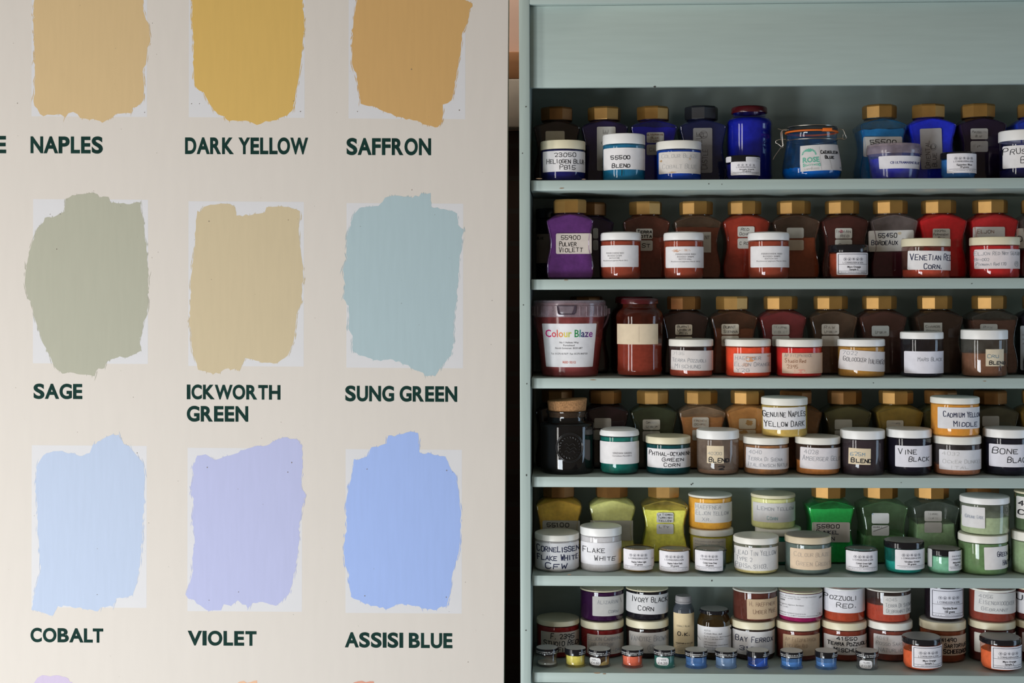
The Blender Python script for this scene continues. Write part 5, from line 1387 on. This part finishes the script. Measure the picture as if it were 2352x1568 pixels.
def tiny(label, l, r, t, col, fill=None, slope=0.0, sticker=None, text=2, k=1.7, dust=.25, base=1536, clear=False, dcol=None):
    uc = (l + r) / 2
    Y = unp(uc, base, .03).y
    Yf = .036
    R = (r - l) / 2 * px(Yf + .016)
    Y = Yf + R
    zb = ZS[5]
    x = unp(uc, (t + base) / 2, Y).x
    root = thing('sample_pot', label, 'pot', (x, Y, zb + .0001), group=G_TINY)
    zt = unp(uc, t, Y + R).z - zb
    zl = unp(uc, t + 27, Y - R).z - zb
    Rb = R * .97
    c = SP(col, k)
    bm = bmesh.new(); lathe(bm, [(0, 0), (Rb * .97, 0), (Rb, .001), (Rb, .0024), (Rb * .94, .0032), (Rb * .94, zl + .001), (Rb * .9, zl + .002)], 40)
    finish('pot_body', bm, glass((.88, .9, .93, 1), S(*(dcol or col), k * .9), dust, .05), root)
    if not clear:
        zf = zl - .001 if fill is None else fill * zl
        q = Rb * .86
        bm = bmesh.new()
        rg = lathe(bm, [(0, .0036), (q, .0036), (q, .006), (q, max(.0062, zf)), (q * .5, max(.0062, zf)), (0, max(.0062, zf))], 32)
        for ring in rg[3:]:
            for v in ring:
                v.co.z = min(zl - .0006, max(.0048, v.co.z + slope * v.co.x + rnd.uniform(-.0004, .0004)))
        finish('pigment', bm, pigment_mat(c), root)
    bm = bmesh.new()
    lid_mesh(bm, Rb * .97, R, zl, zt, 1, .0008)
    mats = [BLACK, plain('pale_lid_disc', (.62, .61, .59, 1), .45, .4, var=.08), plain('white_print', (.6, .6, .6, 1), .5)]
    a0 = rnd.uniform(-.9, -.2) if text == 1 else -1.3
    for row in range(2):
        zz = zl + (zt - zl) * (.50 - .26 * row)
        a = a0 if text != 1 else .35
        while a < 1.35:
            d = rnd.uniform(.02, .05)
            if rnd.random() < .84 and text:
                v = [bm.verts.new(((R + .0002) * math.sin(q_), -(R + .0002) * math.cos(q_), z_)) for q_, z_ in ((a, zz), (a + d, zz), (a + d, zz + .0014 * rnd.uniform(.6, 1)), (a, zz + .0014))]
                f = bm.faces.new(v); f.material_index = 2
            a += d + .014
    finish('lid', bm, mats, root)
    if sticker:
        bx, tx = sticker
        labels_round(root, [dict(b=bx, it=[DS(.2, .8, .22, .10, PEN, 10), DS(.2, .8, .36, .08, PEN, 10), P(tx, .14, .86, .70, .34, PEN)], p=(.76, .75, .76, 1), rad=.0035, name='price_sticker')], lambda z: Rb * .95, uc, Y, zb, .0005)


tiny('tiny pot with a little cream powder, first of the sample row by the cabinet side', 1231, 1282, 1479, (212, 190, 150), .18, k=2.4, dust=.06, dcol=(120, 110, 100))
tiny('tiny pot packed with mottled bright yellow pigment', 1297, 1346, 1480, (206, 182, 66), None, text=1, dust=.1)
tiny('tiny pot of tan yellow powder heaped sideways, price sticker reading 4.80', 1352, 1403, 1482, (208, 166, 80), .36, .5, sticker=((1355, 1511, 1379, 1528), '£4.80'), dust=.08, dcol=(90, 70, 70))
tiny('tiny pot packed with coral orange pigment', 1427, 1478, 1481, (204, 92, 58), None, dust=.1)
tiny('tiny pot of sea green powder with a price sticker reading 4.20', 1501, 1551, 1481, (20, 150, 104), .34, 0, sticker=((1507, 1510, 1534, 1528), '£4.20'), dust=.5, dcol=(70, 126, 118))
tiny('tiny pot of cornflower blue powder, first blue one after the sea green pot', 1573, 1625, 1484, (78, 140, 208), .42, 0, dust=.5, dcol=(80, 120, 176))
tiny('tiny pot of dusty grey blue powder, second of the blue sample pots', 1642, 1693, 1485, (112, 148, 190), .15, 0, dust=.6, dcol=(112, 140, 176))
tiny('tiny pot of electric blue powder piled in a slope', 1715, 1766, 1485, (14, 96, 214), .52, .7, text=1, dust=.25, dcol=(70, 90, 150))
tiny('tiny pot of mid blue powder in front of the kraft label reading ENGLISH RED', 1792, 1844, 1486, (72, 138, 206), .62, 0, dust=.4, dcol=(80, 124, 180))
tiny('tiny pot of mid blue powder, last of the blue sample pots', 1872, 1923, 1486, (70, 136, 210), .58, 0, text=1, dust=.4, dcol=(90, 130, 180))
tiny('empty clear tiny pot with a white price sticker, last of the sample row', 1966, 2017, 1486, (120, 124, 126), None, 0, sticker=((1972, 1517, 1998, 1535), '£12.00'), dust=.10, clear=True)
